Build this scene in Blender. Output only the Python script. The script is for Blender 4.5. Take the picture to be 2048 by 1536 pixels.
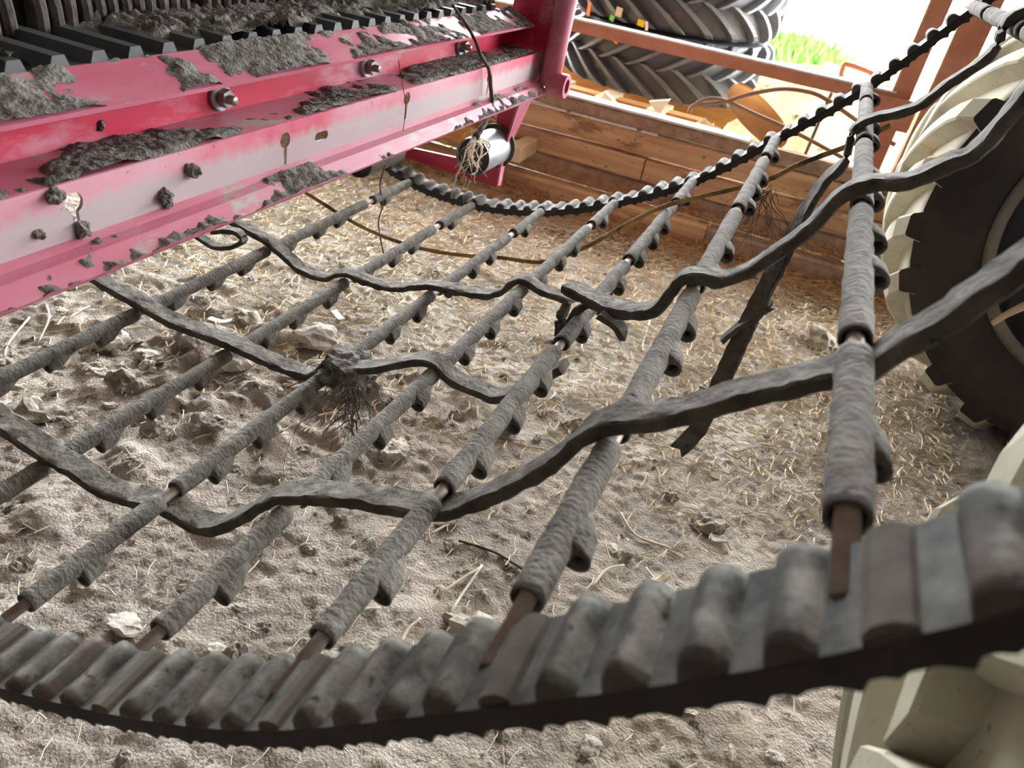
import bpy, bmesh, math, random
import numpy as np
from mathutils import Vector, Matrix, noise, Euler

random.seed(11)
rng = np.random.default_rng(5)
for o in list(bpy.data.objects):
    bpy.data.objects.remove(o)
SC = bpy.context.scene
COL = SC.collection

# ------------------------------------------------------------------ camera
H = 0.98                                      # lens height above the dirt floor (m)
F_PX = 1480.0                                 # focal length in pixels of the 2048 x 1536 frame
# rows: world x, y, z axes in lens coordinates (right, down, forward)
RW = np.array([[0.90787803, 0.33694422, -0.24945156],
               [0.38943684, -0.45749376, 0.79939878],
               [0.15523027, -0.82290221, -0.54656702]])
cam_d = bpy.data.cameras.new('camera')
cam_d.sensor_width = 36.0
cam_d.lens = F_PX * 36.0 / 2048.0
cam_d.clip_start = 0.02
cam_d.clip_end = 300
cam_d.dof.use_dof = True
cam_d.dof.focus_distance = 1.15
cam_d.dof.aperture_fstop = 7.5
cam = bpy.data.objects.new('camera', cam_d)
COL.objects.link(cam)
m = Matrix(((RW[0, 0], -RW[0, 1], -RW[0, 2], 0.0),
            (RW[1, 0], -RW[1, 1], -RW[1, 2], 0.0),
            (RW[2, 0], -RW[2, 1], -RW[2, 2], H),
            (0, 0, 0, 1)))
cam.matrix_world = m
SC.camera = cam

# ------------------------------------------------------------------ light
world = bpy.data.worlds.new('world')
SC.world = world
world.use_nodes = True
bg = world.node_tree.nodes['Background']
bg.inputs['Color'].default_value = (0.93, 0.97, 1.0, 1)
bg.inputs['Strength'].default_value = 16.0
sun_d = bpy.data.lights.new('sun', 'SUN')
sun_d.energy = 14.0
sun_d.angle = math.radians(1.0)
sun_d.color = (1.0, 0.96, 0.88)
sun = bpy.data.objects.new('sun', sun_d)
COL.objects.link(sun)
sun.rotation_euler = (math.radians(38), math.radians(-6), 0)
SC.view_settings.view_transform = 'Standard'
SC.view_settings.look = 'None'
SC.view_settings.gamma = 1.0
SC.view_settings.exposure = 1.2
SC.view_settings.use_curve_mapping = False
try:
    SC.cycles.use_denoising = True
    SC.cycles.max_bounces = 6
    SC.cycles.sample_clamp_indirect = 8.0
except Exception:
    pass


# ------------------------------------------------------------------ helpers
def _ray(p):
    return RW @ np.array([p[0] - 1024.0, p[1] - 768.0, F_PX])


def at(px, py, x=None, y=None, z=None):
    """World point where a sight line meets the real plane x=, y= or z= on which the thing stands."""
    r = _ray((px, py))
    if x is not None:
        k = x / r[0]
    elif y is not None:
        k = y / r[1]
    else:
        k = (z - H) / r[2]
    q = r * k
    return (q[0], q[1], q[2] + H)


def tag(o, label=None, cat=None, group=None, kind=None):
    if label: o['label'] = label
    if cat: o['category'] = cat
    if group: o['group'] = group
    if kind: o['kind'] = kind
    return o


def empty(name, loc=(0, 0, 0), label=None, cat=None, group=None, kind=None, rot=(0, 0, 0)):
    o = bpy.data.objects.new(name, None)
    o.empty_display_size = 0.05
    COL.objects.link(o)
    o.location = loc
    o.rotation_euler = rot
    return tag(o, label, cat, group, kind)


def new_mesh(name, V, F, mat=None, smooth=False):
    me = bpy.data.meshes.new(name)
    me.from_pydata([tuple(v) for v in V], [], [tuple(f) for f in F])
    me.update()
    if mat is not None:
        me.materials.append(mat)
    if smooth:
        me.shade_smooth()
    return me


def put(name, me, parent=None, loc=(0, 0, 0), rot=(0, 0, 0), scale=(1, 1, 1)):
    """Links mesh data as one object; loc is given in world space, parents only ever hold a translation and rotation."""
    o = bpy.data.objects.new(name, me)
    COL.objects.link(o)
    o.location = loc
    o.rotation_euler = rot
    o.scale = scale
    if parent is not None:
        o.parent = parent
    return o


def mobj(name, VF, mat, parent=None, smooth=False, loc=(0, 0, 0), rot=(0, 0, 0)):
    """World-space vertices; when the parent is moved, its location is taken off first."""
    V, F = VF
    if parent is not None:
        off = Vector((0, 0, 0))
        p = parent
        while p is not None:
            off += p.location
            p = p.parent
        V = [(v[0] - off.x, v[1] - off.y, v[2] - off.z) for v in V]
    return put(name, new_mesh(name, V, F, mat, smooth), parent, loc, rot)


def join(*parts):
    V, F = [], []
    for v, f in parts:
        n = len(V)
        V += list(v)
        F += [tuple(i + n for i in q) for q in f]
    return V, F


def box(a, b):
    (x0, y0, z0), (x1, y1, z1) = a, b
    V = [(x0, y0, z0), (x1, y0, z0), (x1, y1, z0), (x0, y1, z0), (x0, y0, z1), (x1, y0, z1), (x1, y1, z1), (x0, y1, z1)]
    F = [(0, 3, 2, 1), (4, 5, 6, 7), (0, 1, 5, 4), (1, 2, 6, 5), (2, 3, 7, 6), (3, 0, 4, 7)]
    return V, F


def catmull(P, n=8):
    P = [np.array(p, float) for p in P]
    Q = [2 * P[0] - P[1]] + P + [2 * P[-1] - P[-2]]
    out = []
    for i in range(1, len(Q) - 2):
        p0, p1, p2, p3 = Q[i - 1:i + 3]
        for k in range(n):
            t = k / n
            out.append(0.5 * ((2 * p1) + (-p0 + p2) * t + (2 * p0 - 5 * p1 + 4 * p2 - p3) * t * t + (-p0 + 3 * p1 - 3 * p2 + p3) * t ** 3))
    out.append(P[-1])
    return out


def resample(P, step):
    P = np.array(P)
    d = np.r_[0, np.cumsum(np.linalg.norm(np.diff(P, axis=0), axis=1))]
    n = max(2, int(d[-1] / step) + 1)
    s = np.linspace(0, d[-1], n)
    return np.stack([np.interp(s, d, P[:, i]) for i in range(P.shape[1])], 1), d[-1]


def tube(P, r, seg=8, cap=True, rf=None):
    P = [np.array(p, float) for p in P]
    V, F = [], []
    n = len(P)
    ref = None
    for i, p in enumerate(P):
        t = P[min(i + 1, n - 1)] - P[max(i - 1, 0)]
        t = t / (np.linalg.norm(t) + 1e-12)
        if ref is None:
            ref = np.cross(t, [0, 0, 1.0])
            if np.linalg.norm(ref) < 1e-3:
                ref = np.cross(t, [1.0, 0, 0])
        a = ref - t * (ref @ t)
        a /= np.linalg.norm(a) + 1e-12
        ref = a
        b = np.cross(t, a)
        rr = r[i] if hasattr(r, '__len__') else r
        for k in range(seg):
            an = 2 * math.pi * k / seg
            q = rr if rf is None else rr * rf(i, k)
            V.append(tuple(p + (a * math.cos(an) + b * math.sin(an)) * q))
    for i in range(n - 1):
        for k in range(seg):
            k2 = (k + 1) % seg
            F.append((i * seg + k, i * seg + k2, (i + 1) * seg + k2, (i + 1) * seg + k))
    if cap:
        F.append(tuple(range(seg - 1, -1, -1)))
        F.append(tuple((n - 1) * seg + k for k in range(seg)))
    return V, F


def ribbon(P, w, t, side=(0, 1, 0), rough=0.0, ragged=(0, 0), seed=0, twist=None):
    """A thick flat strap swept along P: chamfered rectangle, w across (along side), t thick."""
    P = [np.array(p, float) for p in P]
    n = len(P)
    V, F = [], []
    c = min(w, t) * 0.18
    hw, ht = w / 2, t / 2
    sec = [(-hw + c, -ht), (0, -ht), (hw - c, -ht), (hw, -ht + c), (hw, ht - c), (hw - c, ht), (hw * .33, ht), (-hw * .33, ht), (-hw + c, ht), (-hw, ht - c), (-hw, -ht + c)]
    m_ = len(sec)
    for i, p in enumerate(P):
        T = P[min(i + 1, n - 1)] - P[max(i - 1, 0)]
        T = T / (np.linalg.norm(T) + 1e-12)
        S = np.array(side[i] if isinstance(side, list) else side, float)
        S = S - T * (S @ T)
        S /= np.linalg.norm(S) + 1e-12
        N = np.cross(S, T)
        if N[2] < 0:
            N = -N
        if twist is not None:
            a = twist[i]
            S, N = S * math.cos(a) + N * math.sin(a), N * math.cos(a) - S * math.sin(a)
        for k, (u, v) in enumerate(sec):
            q = p + S * u + N * v
            if rough:
                d = noise.noise_vector(Vector((q[0] * 60 + seed, q[1] * 60, q[2] * 60)))
                e = noise.noise_vector(Vector((q[0] * 190 + seed, q[1] * 190, q[2] * 190)))
                q = q + np.array(d) * rough + np.array(e) * rough * 0.5
            if ragged[0] and i == 0:
                q = q - T * random.uniform(-.2, 1) * ragged[0]
            if ragged[1] and i == n - 1:
                q = q + T * random.uniform(-.2, 1) * ragged[1]
            V.append(tuple(q))
    for i in range(n - 1):
        for k in range(m_):
            k2 = (k + 1) % m_
            F.append((i * m_ + k, i * m_ + k2, (i + 1) * m_ + k2, (i + 1) * m_ + k))
    F.append(tuple(range(m_ - 1, -1, -1)))
    F.append(tuple((n - 1) * m_ + k for k in range(m_)))
    return V, F


def prism(outline, axis, a, b):
    """Extrudes a 2D outline [(u, v)] from a to b along axis 'x', 'y' or 'z'."""
    def w(u, v, d):
        return {'x': (d, u, v), 'y': (u, d, v), 'z': (u, v, d)}[axis]
    n = len(outline)
    V = [w(u, v, a) for u, v in outline] + [w(u, v, b) for u, v in outline]
    F = [tuple(range(n)), tuple(range(2 * n - 1, n - 1, -1))]
    F += [(i, i + n, (i + 1) % n + n, (i + 1) % n) for i in range(n)]
    return V, F


def lathe(prof, axis='y', seg=48, closed=False, center=(0, 0, 0)):
    """prof: [(radius, axial)] revolved around the axis."""
    V, F = [], []
    n = len(prof)
    for k in range(seg):
        a = 2 * math.pi * k / seg
        for r, h in prof:
            c, s = r * math.cos(a), r * math.sin(a)
            v = {'y': (c, h, s), 'z': (c, s, h), 'x': (h, c, s)}[axis]
            V.append((v[0] + center[0], v[1] + center[1], v[2] + center[2]))
    for k in range(seg):
        k2 = (k + 1) % seg
        for i in range(n if closed else n - 1):
            j = (i + 1) % n
            F.append((k * n + i, k * n + j, k2 * n + j, k2 * n + i))
    return V, F


def fbm(x, y, z, o=4):
    return noise.fractal(Vector((x, y, z)), 1.0, 2.0, o)


# ------------------------------------------------------------------ materials
def mat(name, stops, scale=8.0, detail=6.0, rough=0.85, bump=0.3, bscale=60.0, bdist=0.003, metallic=0.0, stretch=(1, 1, 1),
        dust=None, spots=None, coords='Object', spec=0.3, worn=None, glow=0.0):
    """Procedural surface: colour ramp over noise, optional second layer of settled dust or spots, fine bump."""
    m = bpy.data.materials.new(name)
    m.use_nodes = True
    nt = m.node_tree
    N, L = nt.nodes, nt.links
    b = N['Principled BSDF']
    b.inputs['Roughness'].default_value = rough
    b.inputs['Metallic'].default_value = metallic
    b.inputs['Specular IOR Level'].default_value = spec
    tc = N.new('ShaderNodeTexCoord')
    mp = N.new('ShaderNodeMapping')
    mp.inputs['Scale'].default_value = stretch
    if coords == 'World':
        g = N.new('ShaderNodeNewGeometry')
        L.new(g.outputs['Position'], mp.inputs['Vector'])
    else:
        L.new(tc.outputs[coords], mp.inputs['Vector'])
    n1 = N.new('ShaderNodeTexNoise')
    n1.inputs['Scale'].default_value = scale
    n1.inputs['Detail'].default_value = detail
    n1.inputs['Roughness'].default_value = 0.62
    L.new(mp.outputs[0], n1.inputs['Vector'])
    cr = N.new('ShaderNodeValToRGB')
    e = cr.color_ramp.elements
    while len(e) < len(stops):
        e.new(0.5)
    for i, (pos, c) in enumerate(stops):
        e[i].position = pos
        e[i].color = (*c, 1)
    L.new(n1.outputs['Fac'], cr.inputs[0])
    colour = cr.outputs[0]
    for layer in (dust or []):
        # layer: (colour, scale, low, high, stretch, up) -> patches; up adds settled dust on faces that look up
        c, s, lo, hi, st, up = layer
        mp2 = N.new('ShaderNodeMapping')
        mp2.inputs['Scale'].default_value = st
        mp2.inputs['Location'].default_value = (3.1, 7.7, 1.3)
        L.new(mp.inputs['Vector'].links[0].from_socket, mp2.inputs['Vector'])
        n2 = N.new('ShaderNodeTexNoise')
        n2.inputs['Scale'].default_value = s
        n2.inputs['Detail'].default_value = 7
        n2.inputs['Roughness'].default_value = 0.68
        L.new(mp2.outputs[0], n2.inputs['Vector'])
        fac = n2.outputs['Fac']
        if up:
            g = N.new('ShaderNodeNewGeometry')
            sx = N.new('ShaderNodeSeparateXYZ')
            L.new(g.outputs['Normal'], sx.inputs[0])
            ma = N.new('ShaderNodeMath')
            ma.operation = 'MULTIPLY_ADD'
            L.new(sx.outputs['Z'], ma.inputs[0])
            ma.inputs[1].default_value = up
            L.new(fac, ma.inputs[2])
            fac = ma.outputs[0]
        mr = N.new('ShaderNodeMapRange')
        mr.inputs['From Min'].default_value = lo
        mr.inputs['From Max'].default_value = hi
        L.new(fac, mr.inputs['Value'])
        mx = N.new('ShaderNodeMix')
        mx.data_type = 'RGBA'
        L.new(mr.outputs[0], mx.inputs['Factor'])
        L.new(colour, mx.inputs['A'])
        mx.inputs['B'].default_value = (*c, 1)
        colour = mx.outputs['Result']
    if worn:
        # scuffed film with a streaky upper edge: colour, height where it starts, height where it is full, raggedness
        c, z0, z1, amp = worn
        g = N.new('ShaderNodeNewGeometry')
        sx = N.new('ShaderNodeSeparateXYZ')
        L.new(g.outputs['Position'], sx.inputs[0])
        mp3 = N.new('ShaderNodeMapping')
        mp3.inputs['Scale'].default_value = (1, 26, 5)
        L.new(g.outputs['Position'], mp3.inputs['Vector'])
        n4 = N.new('ShaderNodeTexNoise')
        n4.inputs['Scale'].default_value = 1.6
        n4.inputs['Detail'].default_value = 6
        n4.inputs['Roughness'].default_value = 0.6
        L.new(mp3.outputs[0], n4.inputs['Vector'])
        ma = N.new('ShaderNodeMath')
        ma.operation = 'MULTIPLY_ADD'
        L.new(n4.outputs['Fac'], ma.inputs[0])
        ma.inputs[1].default_value = amp
        L.new(sx.outputs['Z'], ma.inputs[2])
        mr = N.new('ShaderNodeMapRange')
        mr.inputs['From Min'].default_value = z0 + amp * .5
        mr.inputs['From Max'].default_value = z1 + amp * .5
        mr.inputs['To Max'].default_value = 0.88
        L.new(ma.outputs[0], mr.inputs['Value'])
        mx = N.new('ShaderNodeMix')
        mx.data_type = 'RGBA'
        L.new(mr.outputs[0], mx.inputs['Factor'])
        L.new(colour, mx.inputs['A'])
        mx.inputs['B'].default_value = (*c, 1)
        colour = mx.outputs['Result']
    L.new(colour, b.inputs['Base Color'])
    if bump:
        n3 = N.new('ShaderNodeTexNoise')
        n3.inputs['Scale'].default_value = bscale
        n3.inputs['Detail'].default_value = 5
        L.new(mp.outputs[0], n3.inputs['Vector'])
        bp = N.new('ShaderNodeBump')
        bp.inputs['Strength'].default_value = bump
        bp.inputs['Distance'].default_value = bdist
        L.new(n3.outputs['Fac'], bp.inputs['Height'])
        L.new(bp.outputs[0], b.inputs['Normal'])
    if glow:
        # thin woven plastic lets part of the light through
        tr = N.new('ShaderNodeBsdfTranslucent')
        L.new(colour, tr.inputs['Color'])
        ms = N.new('ShaderNodeMixShader')
        ms.inputs[0].default_value = glow
        L.new(b.outputs[0], ms.inputs[1])
        L.new(tr.outputs[0], ms.inputs[2])
        L.new(ms.outputs[0], N['Material Output'].inputs['Surface'])
    return m


G = lambda v, w=1.0: (v * w, v * 0.93, v * 0.85)
M = {}
M['soil'] = mat('dry_soil', [(0.28, (0.17, 0.143, 0.115)), (0.45, (0.33, 0.285, 0.235)), (0.62, (0.49, 0.435, 0.365)), (0.8, (0.62, 0.565, 0.49))],
                scale=5, detail=12, rough=0.95, bump=1.0, bscale=210, bdist=0.006, coords='World',
                dust=[((0.36, 0.29, 0.21), 2.2, 0.56, 0.70, (1, 1, 1), 0), ((0.075, 0.06, 0.047), 30, 0.57, 0.66, (1, 1, 1), 0), ((0.58, 0.53, 0.46), 55, 0.60, 0.67, (1, 1, 1), 0)])
M['clod'] = mat('soil_clod', [(0.3, (0.16, 0.135, 0.11)), (0.6, (0.36, 0.32, 0.27)), (0.8, (0.52, 0.48, 0.42))], scale=18, rough=0.95, bump=0.8, bscale=70, bdist=0.006, coords='World')
M['pale_clod'] = mat('pale_soil_clod', [(0.3, (0.30, 0.26, 0.21)), (0.7, (0.58, 0.54, 0.47))], scale=18, rough=0.95, bump=0.7, bscale=70, bdist=0.006, coords='World')
M['straw'] = mat('straw', [(0.3, (0.42, 0.31, 0.18)), (0.5, (0.66, 0.54, 0.37)), (0.75, (0.82, 0.74, 0.60))], scale=40, rough=0.8, bump=0, coords='World')
M['russet_straw'] = mat('russet_straw', [(0.3, (0.24, 0.11, 0.045)), (0.55, (0.50, 0.29, 0.13)), (0.8, (0.70, 0.50, 0.28))], scale=40, rough=0.85, bump=0, coords='World')
M['stem'] = mat('dry_stem', [(0.3, (0.50, 0.43, 0.33)), (0.8, (0.80, 0.74, 0.63))], scale=20, rough=0.8, bump=0, coords='World')
M['root'] = mat('dark_root', [(0.3, (0.035, 0.027, 0.02)), (0.8, (0.14, 0.11, 0.085))], scale=25, rough=0.9, bump=0, coords='World')
M['sleeve'] = mat('muddy_sleeve_rubber', [(0.30, (0.05, 0.044, 0.037)), (0.50, (0.105, 0.094, 0.08)), (0.75, (0.16, 0.146, 0.126))], scale=38, detail=10, rough=0.95,
                  bump=0.9, bscale=150, bdist=0.004, stretch=(1, 1.5, 1), coords='World',
                  dust=[((0.21, 0.198, 0.178), 26, 0.60, 0.98, (1, 1.5, 1), 0.25), ((0.022, 0.019, 0.016), 70, 0.62, 0.70, (1, 1.8, 1), 0)])
M['rubber'] = mat('dusty_black_rubber', [(0.3, (0.02, 0.019, 0.018)), (0.6, (0.055, 0.052, 0.048)), (0.85, (0.10, 0.095, 0.088))], scale=14, rough=0.8, bump=0.5, bscale=70, bdist=0.003, coords='World',
                  dust=[((0.24, 0.225, 0.20), 22, 0.62, 1.05, (1, 1, 1), 0.42), ((0.02, 0.018, 0.016), 48, 0.62, 0.68, (1, 1, 1), 0)])
M['belt'] = mat('belt_rubber', [(0.3, (0.012, 0.012, 0.012)), (0.8, (0.035, 0.033, 0.03))], scale=20, rough=0.75, bump=0.5, bscale=50, bdist=0.002, coords='World',
                dust=[((0.11, 0.105, 0.09), 24, 0.72, 1.0, (1, 1, 1), 0.5)])
M['cleat'] = mat('dusty_cleat_rubber', [(0.3, (0.038, 0.036, 0.030)), (0.7, (0.078, 0.074, 0.062))], scale=16, rough=0.85, bump=0.5, bscale=60, bdist=0.003, coords='World',
                 dust=[((0.22, 0.212, 0.185), 30, 0.86, 1.12, (1, 1, 1), 0.5), ((0.03, 0.025, 0.02), 62, 0.57, 0.65, (1, 1, 1), 0), ((0.10, 0.073, 0.058), 9, 0.58, 0.66, (1, 1, 1), 0)])
M['rod'] = mat('worn_rod_steel', [(0.3, (0.21, 0.155, 0.13)), (0.55, (0.33, 0.275, 0.245)), (0.8, (0.50, 0.47, 0.44))], scale=22, rough=0.5, metallic=0.2, bump=0.2, coords='World')
M['clamp'] = mat('dusty_rod_end', [(0.3, (0.06, 0.048, 0.039)), (0.7, (0.115, 0.094, 0.078))], scale=16, rough=0.9, bump=0.5, bscale=60, bdist=0.003, coords='World')
M['strap'] = mat('strap_rubber', [(0.3, (0.03, 0.025, 0.021)), (0.55, (0.07, 0.06, 0.05)), (0.8, (0.12, 0.106, 0.09))], scale=30, rough=0.88, bump=0.8, bscale=80, bdist=0.004, coords='World',
                 dust=[((0.21, 0.195, 0.165), 45, 0.74, 1.08, (1, 1, 1), 0.42), ((0.02, 0.017, 0.014), 60, 0.60, 0.66, (1, 1, 1), 0)])
M['yellow_strap'] = mat('stained_yellow_strap', [(0.35, (0.10, 0.055, 0.02)), (0.55, (0.34, 0.20, 0.06)), (0.75, (0.52, 0.33, 0.10))], scale=12, rough=0.6, bump=0.2, coords='World',
                        dust=[((0.05, 0.035, 0.02), 9, 0.55, 0.62, (1, 1, 1), 0)])
M['red'] = mat('dusty_red_paint', [(0.30, (0.36, 0.006, 0.032)), (0.6, (0.50, 0.014, 0.058)), (0.85, (0.55, 0.04, 0.10))], scale=6, rough=0.38, bump=0.15, bscale=90, bdist=0.001, coords='World', spec=0.5, stretch=(1, 0.35, 1),
               dust=[((0.50, 0.29, 0.36), 7, 0.52, 0.68, (1, 0.4, 1), 0.10), ((0.10, 0.085, 0.075), 120, 0.65, 0.70, (1, 0.6, 1), 0)])
M['red_top'] = mat('dust_filmed_red_paint', [(0.30, (0.34, 0.045, 0.09)), (0.52, (0.41, 0.115, 0.17)), (0.85, (0.47, 0.26, 0.33))], scale=5, rough=0.5, bump=0.2, bscale=90, bdist=0.001, coords='World', stretch=(1, 0.35, 1),
                   dust=[((0.30, 0.265, 0.25), 22, 0.56, 0.66, (1, 0.5, 1), 0)])
M['red_worn'] = mat('worn_grey_red_paint', [(0.34, (0.48, 0.035, 0.08)), (0.46, (0.52, 0.12, 0.18)), (0.56, (0.54, 0.24, 0.30)), (0.8, (0.52, 0.36, 0.40))], scale=5.5, detail=9, rough=0.55, bump=0.3, bscale=120, bdist=0.001, coords='World', stretch=(1, 0.5, 0.7),
                    dust=[((0.13, 0.105, 0.09), 110, 0.63, 0.68, (1, 0.7, 1), 0)], worn=((0.40, 0.345, 0.355), 0.655, 0.640, 0.035))
M['mud'] = mat('dried_mud', [(0.3, (0.07, 0.063, 0.056)), (0.55, (0.16, 0.147, 0.133)), (0.8, (0.27, 0.253, 0.23))], scale=60, rough=0.97, bump=1.0, bscale=220, bdist=0.004, coords='World')
M['galv'] = mat('galvanised_steel', [(0.3, (0.30, 0.33, 0.35)), (0.7, (0.48, 0.51, 0.53))], scale=14, rough=0.4, metallic=0.6, bump=0.1, coords='World')
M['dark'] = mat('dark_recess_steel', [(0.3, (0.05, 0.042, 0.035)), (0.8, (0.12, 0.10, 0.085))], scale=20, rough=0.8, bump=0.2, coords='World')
M['zinc'] = mat('zinc_bolt', [(0.3, (0.22, 0.21, 0.19)), (0.8, (0.42, 0.41, 0.38))], scale=60, rough=0.38, metallic=0.75, bump=0.1, coords='World')
M['plank'] = mat('old_plank', [(0.3, (0.32, 0.185, 0.10)), (0.5, (0.54, 0.35, 0.20)), (0.75, (0.70, 0.50, 0.31))], scale=3.0, detail=8, rough=0.9, bump=0.7, bscale=30, bdist=0.004, coords='World', stretch=(0.6, 5, 9),
                 dust=[((0.28, 0.16, 0.09), 7, 0.56, 0.64, (0.6, 1, 2), 0), ((0.08, 0.05, 0.03), 60, 0.62, 0.68, (0.5, 1, 1), 0)])
M['grey_plank'] = mat('weathered_board', [(0.3, (0.22, 0.145, 0.10)), (0.55, (0.36, 0.25, 0.18)), (0.8, (0.48, 0.36, 0.27))], scale=24, rough=0.92, bump=0.6, bscale=60, bdist=0.003, coords='World', stretch=(1, 1, 1))
M['timber'] = mat('orange_timber', [(0.3, (0.36, 0.16, 0.04)), (0.6, (0.54, 0.28, 0.09)), (0.85, (0.66, 0.40, 0.17))], scale=4, rough=0.75, bump=0.3, bscale=40, bdist=0.002, coords='World', stretch=(0.6, 4, 6))
M['pale_timber'] = mat('pale_timber', [(0.3, (0.52, 0.38, 0.24)), (0.8, (0.74, 0.60, 0.43))], scale=8, rough=0.8, bump=0.3, coords='World')
M['primer'] = mat('red_oxide_primer', [(0.3, (0.38, 0.155, 0.09)), (0.7, (0.52, 0.24, 0.15))], scale=14, rough=0.7, bump=0.3, bscale=120, bdist=0.001, coords='World')
M['white_edge'] = mat('pale_steel_and_gap_light', [(0.3, (0.55, 0.53, 0.48)), (0.8, (0.80, 0.79, 0.75))], scale=14, rough=0.45, bump=0.1, coords='World')  # steel edges, and the strips painted as light in the plank gap
M['tyre'] = mat('clean_tyre_rubber', [(0.3, (0.035, 0.037, 0.042)), (0.7, (0.075, 0.078, 0.085))], scale=10, rough=0.48, bump=0.25, bscale=60, bdist=0.002, coords='World', spec=0.5,
                dust=[((0.15, 0.11, 0.075), 7, 0.58, 0.72, (1, 1, 1), 0)])
M['tyre_lug'] = mat('worn_lug_rubber', [(0.3, (0.07, 0.075, 0.085)), (0.7, (0.14, 0.147, 0.16))], scale=10, rough=0.42, bump=0.25, bscale=60, bdist=0.002, coords='World', spec=0.6,
                    dust=[((0.17, 0.13, 0.095), 7, 0.60, 0.72, (1, 1, 1), 0)])
M['cream'] = mat('cream_clay_film', [(0.3, (0.36, 0.34, 0.26)), (0.6, (0.50, 0.48, 0.385)), (0.85, (0.60, 0.585, 0.49))], scale=6, rough=0.9, bump=0.2, bscale=60, bdist=0.002, coords='World',
                 dust=[((0.20, 0.16, 0.11), 90, 0.63, 0.68, (1, 1, 1), 0), ((0.42, 0.32, 0.20), 7, 0.58, 0.68, (1, 1, 1), 0)])
M['sidewall'] = mat('clay_stained_sidewall', [(0.35, (0.022, 0.021, 0.021)), (0.55, (0.05, 0.038, 0.034)), (0.75, (0.085, 0.06, 0.048))], scale=2.6, rough=0.75, bump=0.3, bscale=40, bdist=0.002, coords='World')
M['rim'] = mat('dark_rim_paint', [(0.3, (0.012, 0.014, 0.02)), (0.8, (0.045, 0.045, 0.05))], scale=10, rough=0.5, bump=0.1, coords='World')
M['rim_edge'] = mat('dusty_rim_flange', [(0.3, (0.16, 0.14, 0.12)), (0.8, (0.28, 0.25, 0.22))], scale=10, rough=0.7, bump=0.1, coords='World')
M['bag'] = mat('stained_woven_bag', [(0.3, (0.60, 0.42, 0.25)), (0.44, (0.78, 0.66, 0.48)), (0.56, (0.88, 0.83, 0.72)), (0.8, (0.90, 0.88, 0.82))], scale=4.5, detail=9, rough=0.8, bump=0.5, bscale=14, bdist=0.01, coords='World', glow=0.6,
               dust=[((0.20, 0.13, 0.07), 16, 0.60, 0.68, (1, 1, 1), 0)])
M['tan_sheet'] = mat('tan_plastic_sheet', [(0.3, (0.48, 0.30, 0.15)), (0.7, (0.66, 0.47, 0.27))], scale=5, rough=0.6, bump=0.2, bscale=30, bdist=0.003, coords='World', glow=0.5,
                     dust=[((0.26, 0.10, 0.04), 12, 0.62, 0.68, (1, 1, 1), 0)])
M['rust_mound'] = mat('rust_brown_mound', [(0.3, (0.34, 0.18, 0.09)), (0.8, (0.62, 0.42, 0.26))], scale=16, rough=0.95, bump=0.8, bscale=50, bdist=0.01, coords='World')
M['hose'] = mat('brown_hose', [(0.3, (0.17, 0.10, 0.06)), (0.8, (0.34, 0.22, 0.14))], scale=10, rough=0.6, bump=0.1, coords='World')
M['bar'] = mat('rusty_bar', [(0.3, (0.12, 0.085, 0.06)), (0.8, (0.25, 0.18, 0.13))], scale=20, rough=0.8, bump=0.2, coords='World')
M['paper'] = mat('white_paper', [(0.3, (0.70, 0.68, 0.62)), (0.8, (0.84, 0.82, 0.77))], scale=10, rough=0.8, bump=0.1, coords='World')
M['orange'] = mat('orange_tape', [(0.3, (0.75, 0.15, 0.02)), (0.8, (0.85, 0.22, 0.03))], scale=10, rough=0.6, bump=0)
M['green'] = mat('green_tape', [(0.3, (0.12, 0.5, 0.08)), (0.8, (0.18, 0.6, 0.10))], scale=10, rough=0.6, bump=0)
M['yellow'] = mat('yellow_tape', [(0.3, (0.70, 0.48, 0.02)), (0.8, (0.80, 0.58, 0.04))], scale=10, rough=0.6, bump=0)
M['beige'] = mat('beige_tape', [(0.3, (0.60, 0.45, 0.28)), (0.8, (0.72, 0.58, 0.40))], scale=10, rough=0.6, bump=0)
M['pink'] = mat('pink_scrap', [(0.3, (0.75, 0.2, 0.28)), (0.8, (0.85, 0.3, 0.38))], scale=10, rough=0.6, bump=0)
M['yard'] = mat('pale_yard', [(0.3, (0.62, 0.59, 0.52)), (0.8, (0.78, 0.76, 0.70))], scale=1.5, rough=0.95, bump=0.2, coords='World')
M['grass'] = mat('grass', [(0.3, (0.02, 0.085, 0.006)), (0.8, (0.075, 0.20, 0.015))], scale=6, rough=0.7, bump=0, coords='World')
M['shed'] = mat('shed_sheet', [(0.3, (0.10, 0.085, 0.07)), (0.8, (0.17, 0.15, 0.125))], scale=2, rough=0.9, bump=0.1, coords='World')
M['pole'] = mat('grey_pole', [(0.3, (0.36, 0.38, 0.40)), (0.8, (0.48, 0.50, 0.52))], scale=8, rough=0.6, bump=0.1, coords='World')

# ------------------------------------------------------------------ the setting
# floor: fine relief where the lens looks, coarse beyond
def floor_h(x, y):
    h = 0.014 * fbm(x * 1.7, y * 1.7, 0.3, 3) + 0.0045 * fbm(x * 7, y * 7, 2.0, 4)
    c = noise.noise(Vector((x * 24, y * 24, 5.0)))
    h += 0.010 * max(0.0, c - 0.30)
    h += 0.0048 * fbm(x * 52, y * 52, 8.0, 3)
    rough_zone = math.exp(-((x + 0.95) ** 2 / 0.35 + (y - 1.15) ** 2 / 0.28))
    h += rough_zone * 0.050 * max(0, fbm(x * 9, y * 9, 4.0, 4))
    return h


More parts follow.
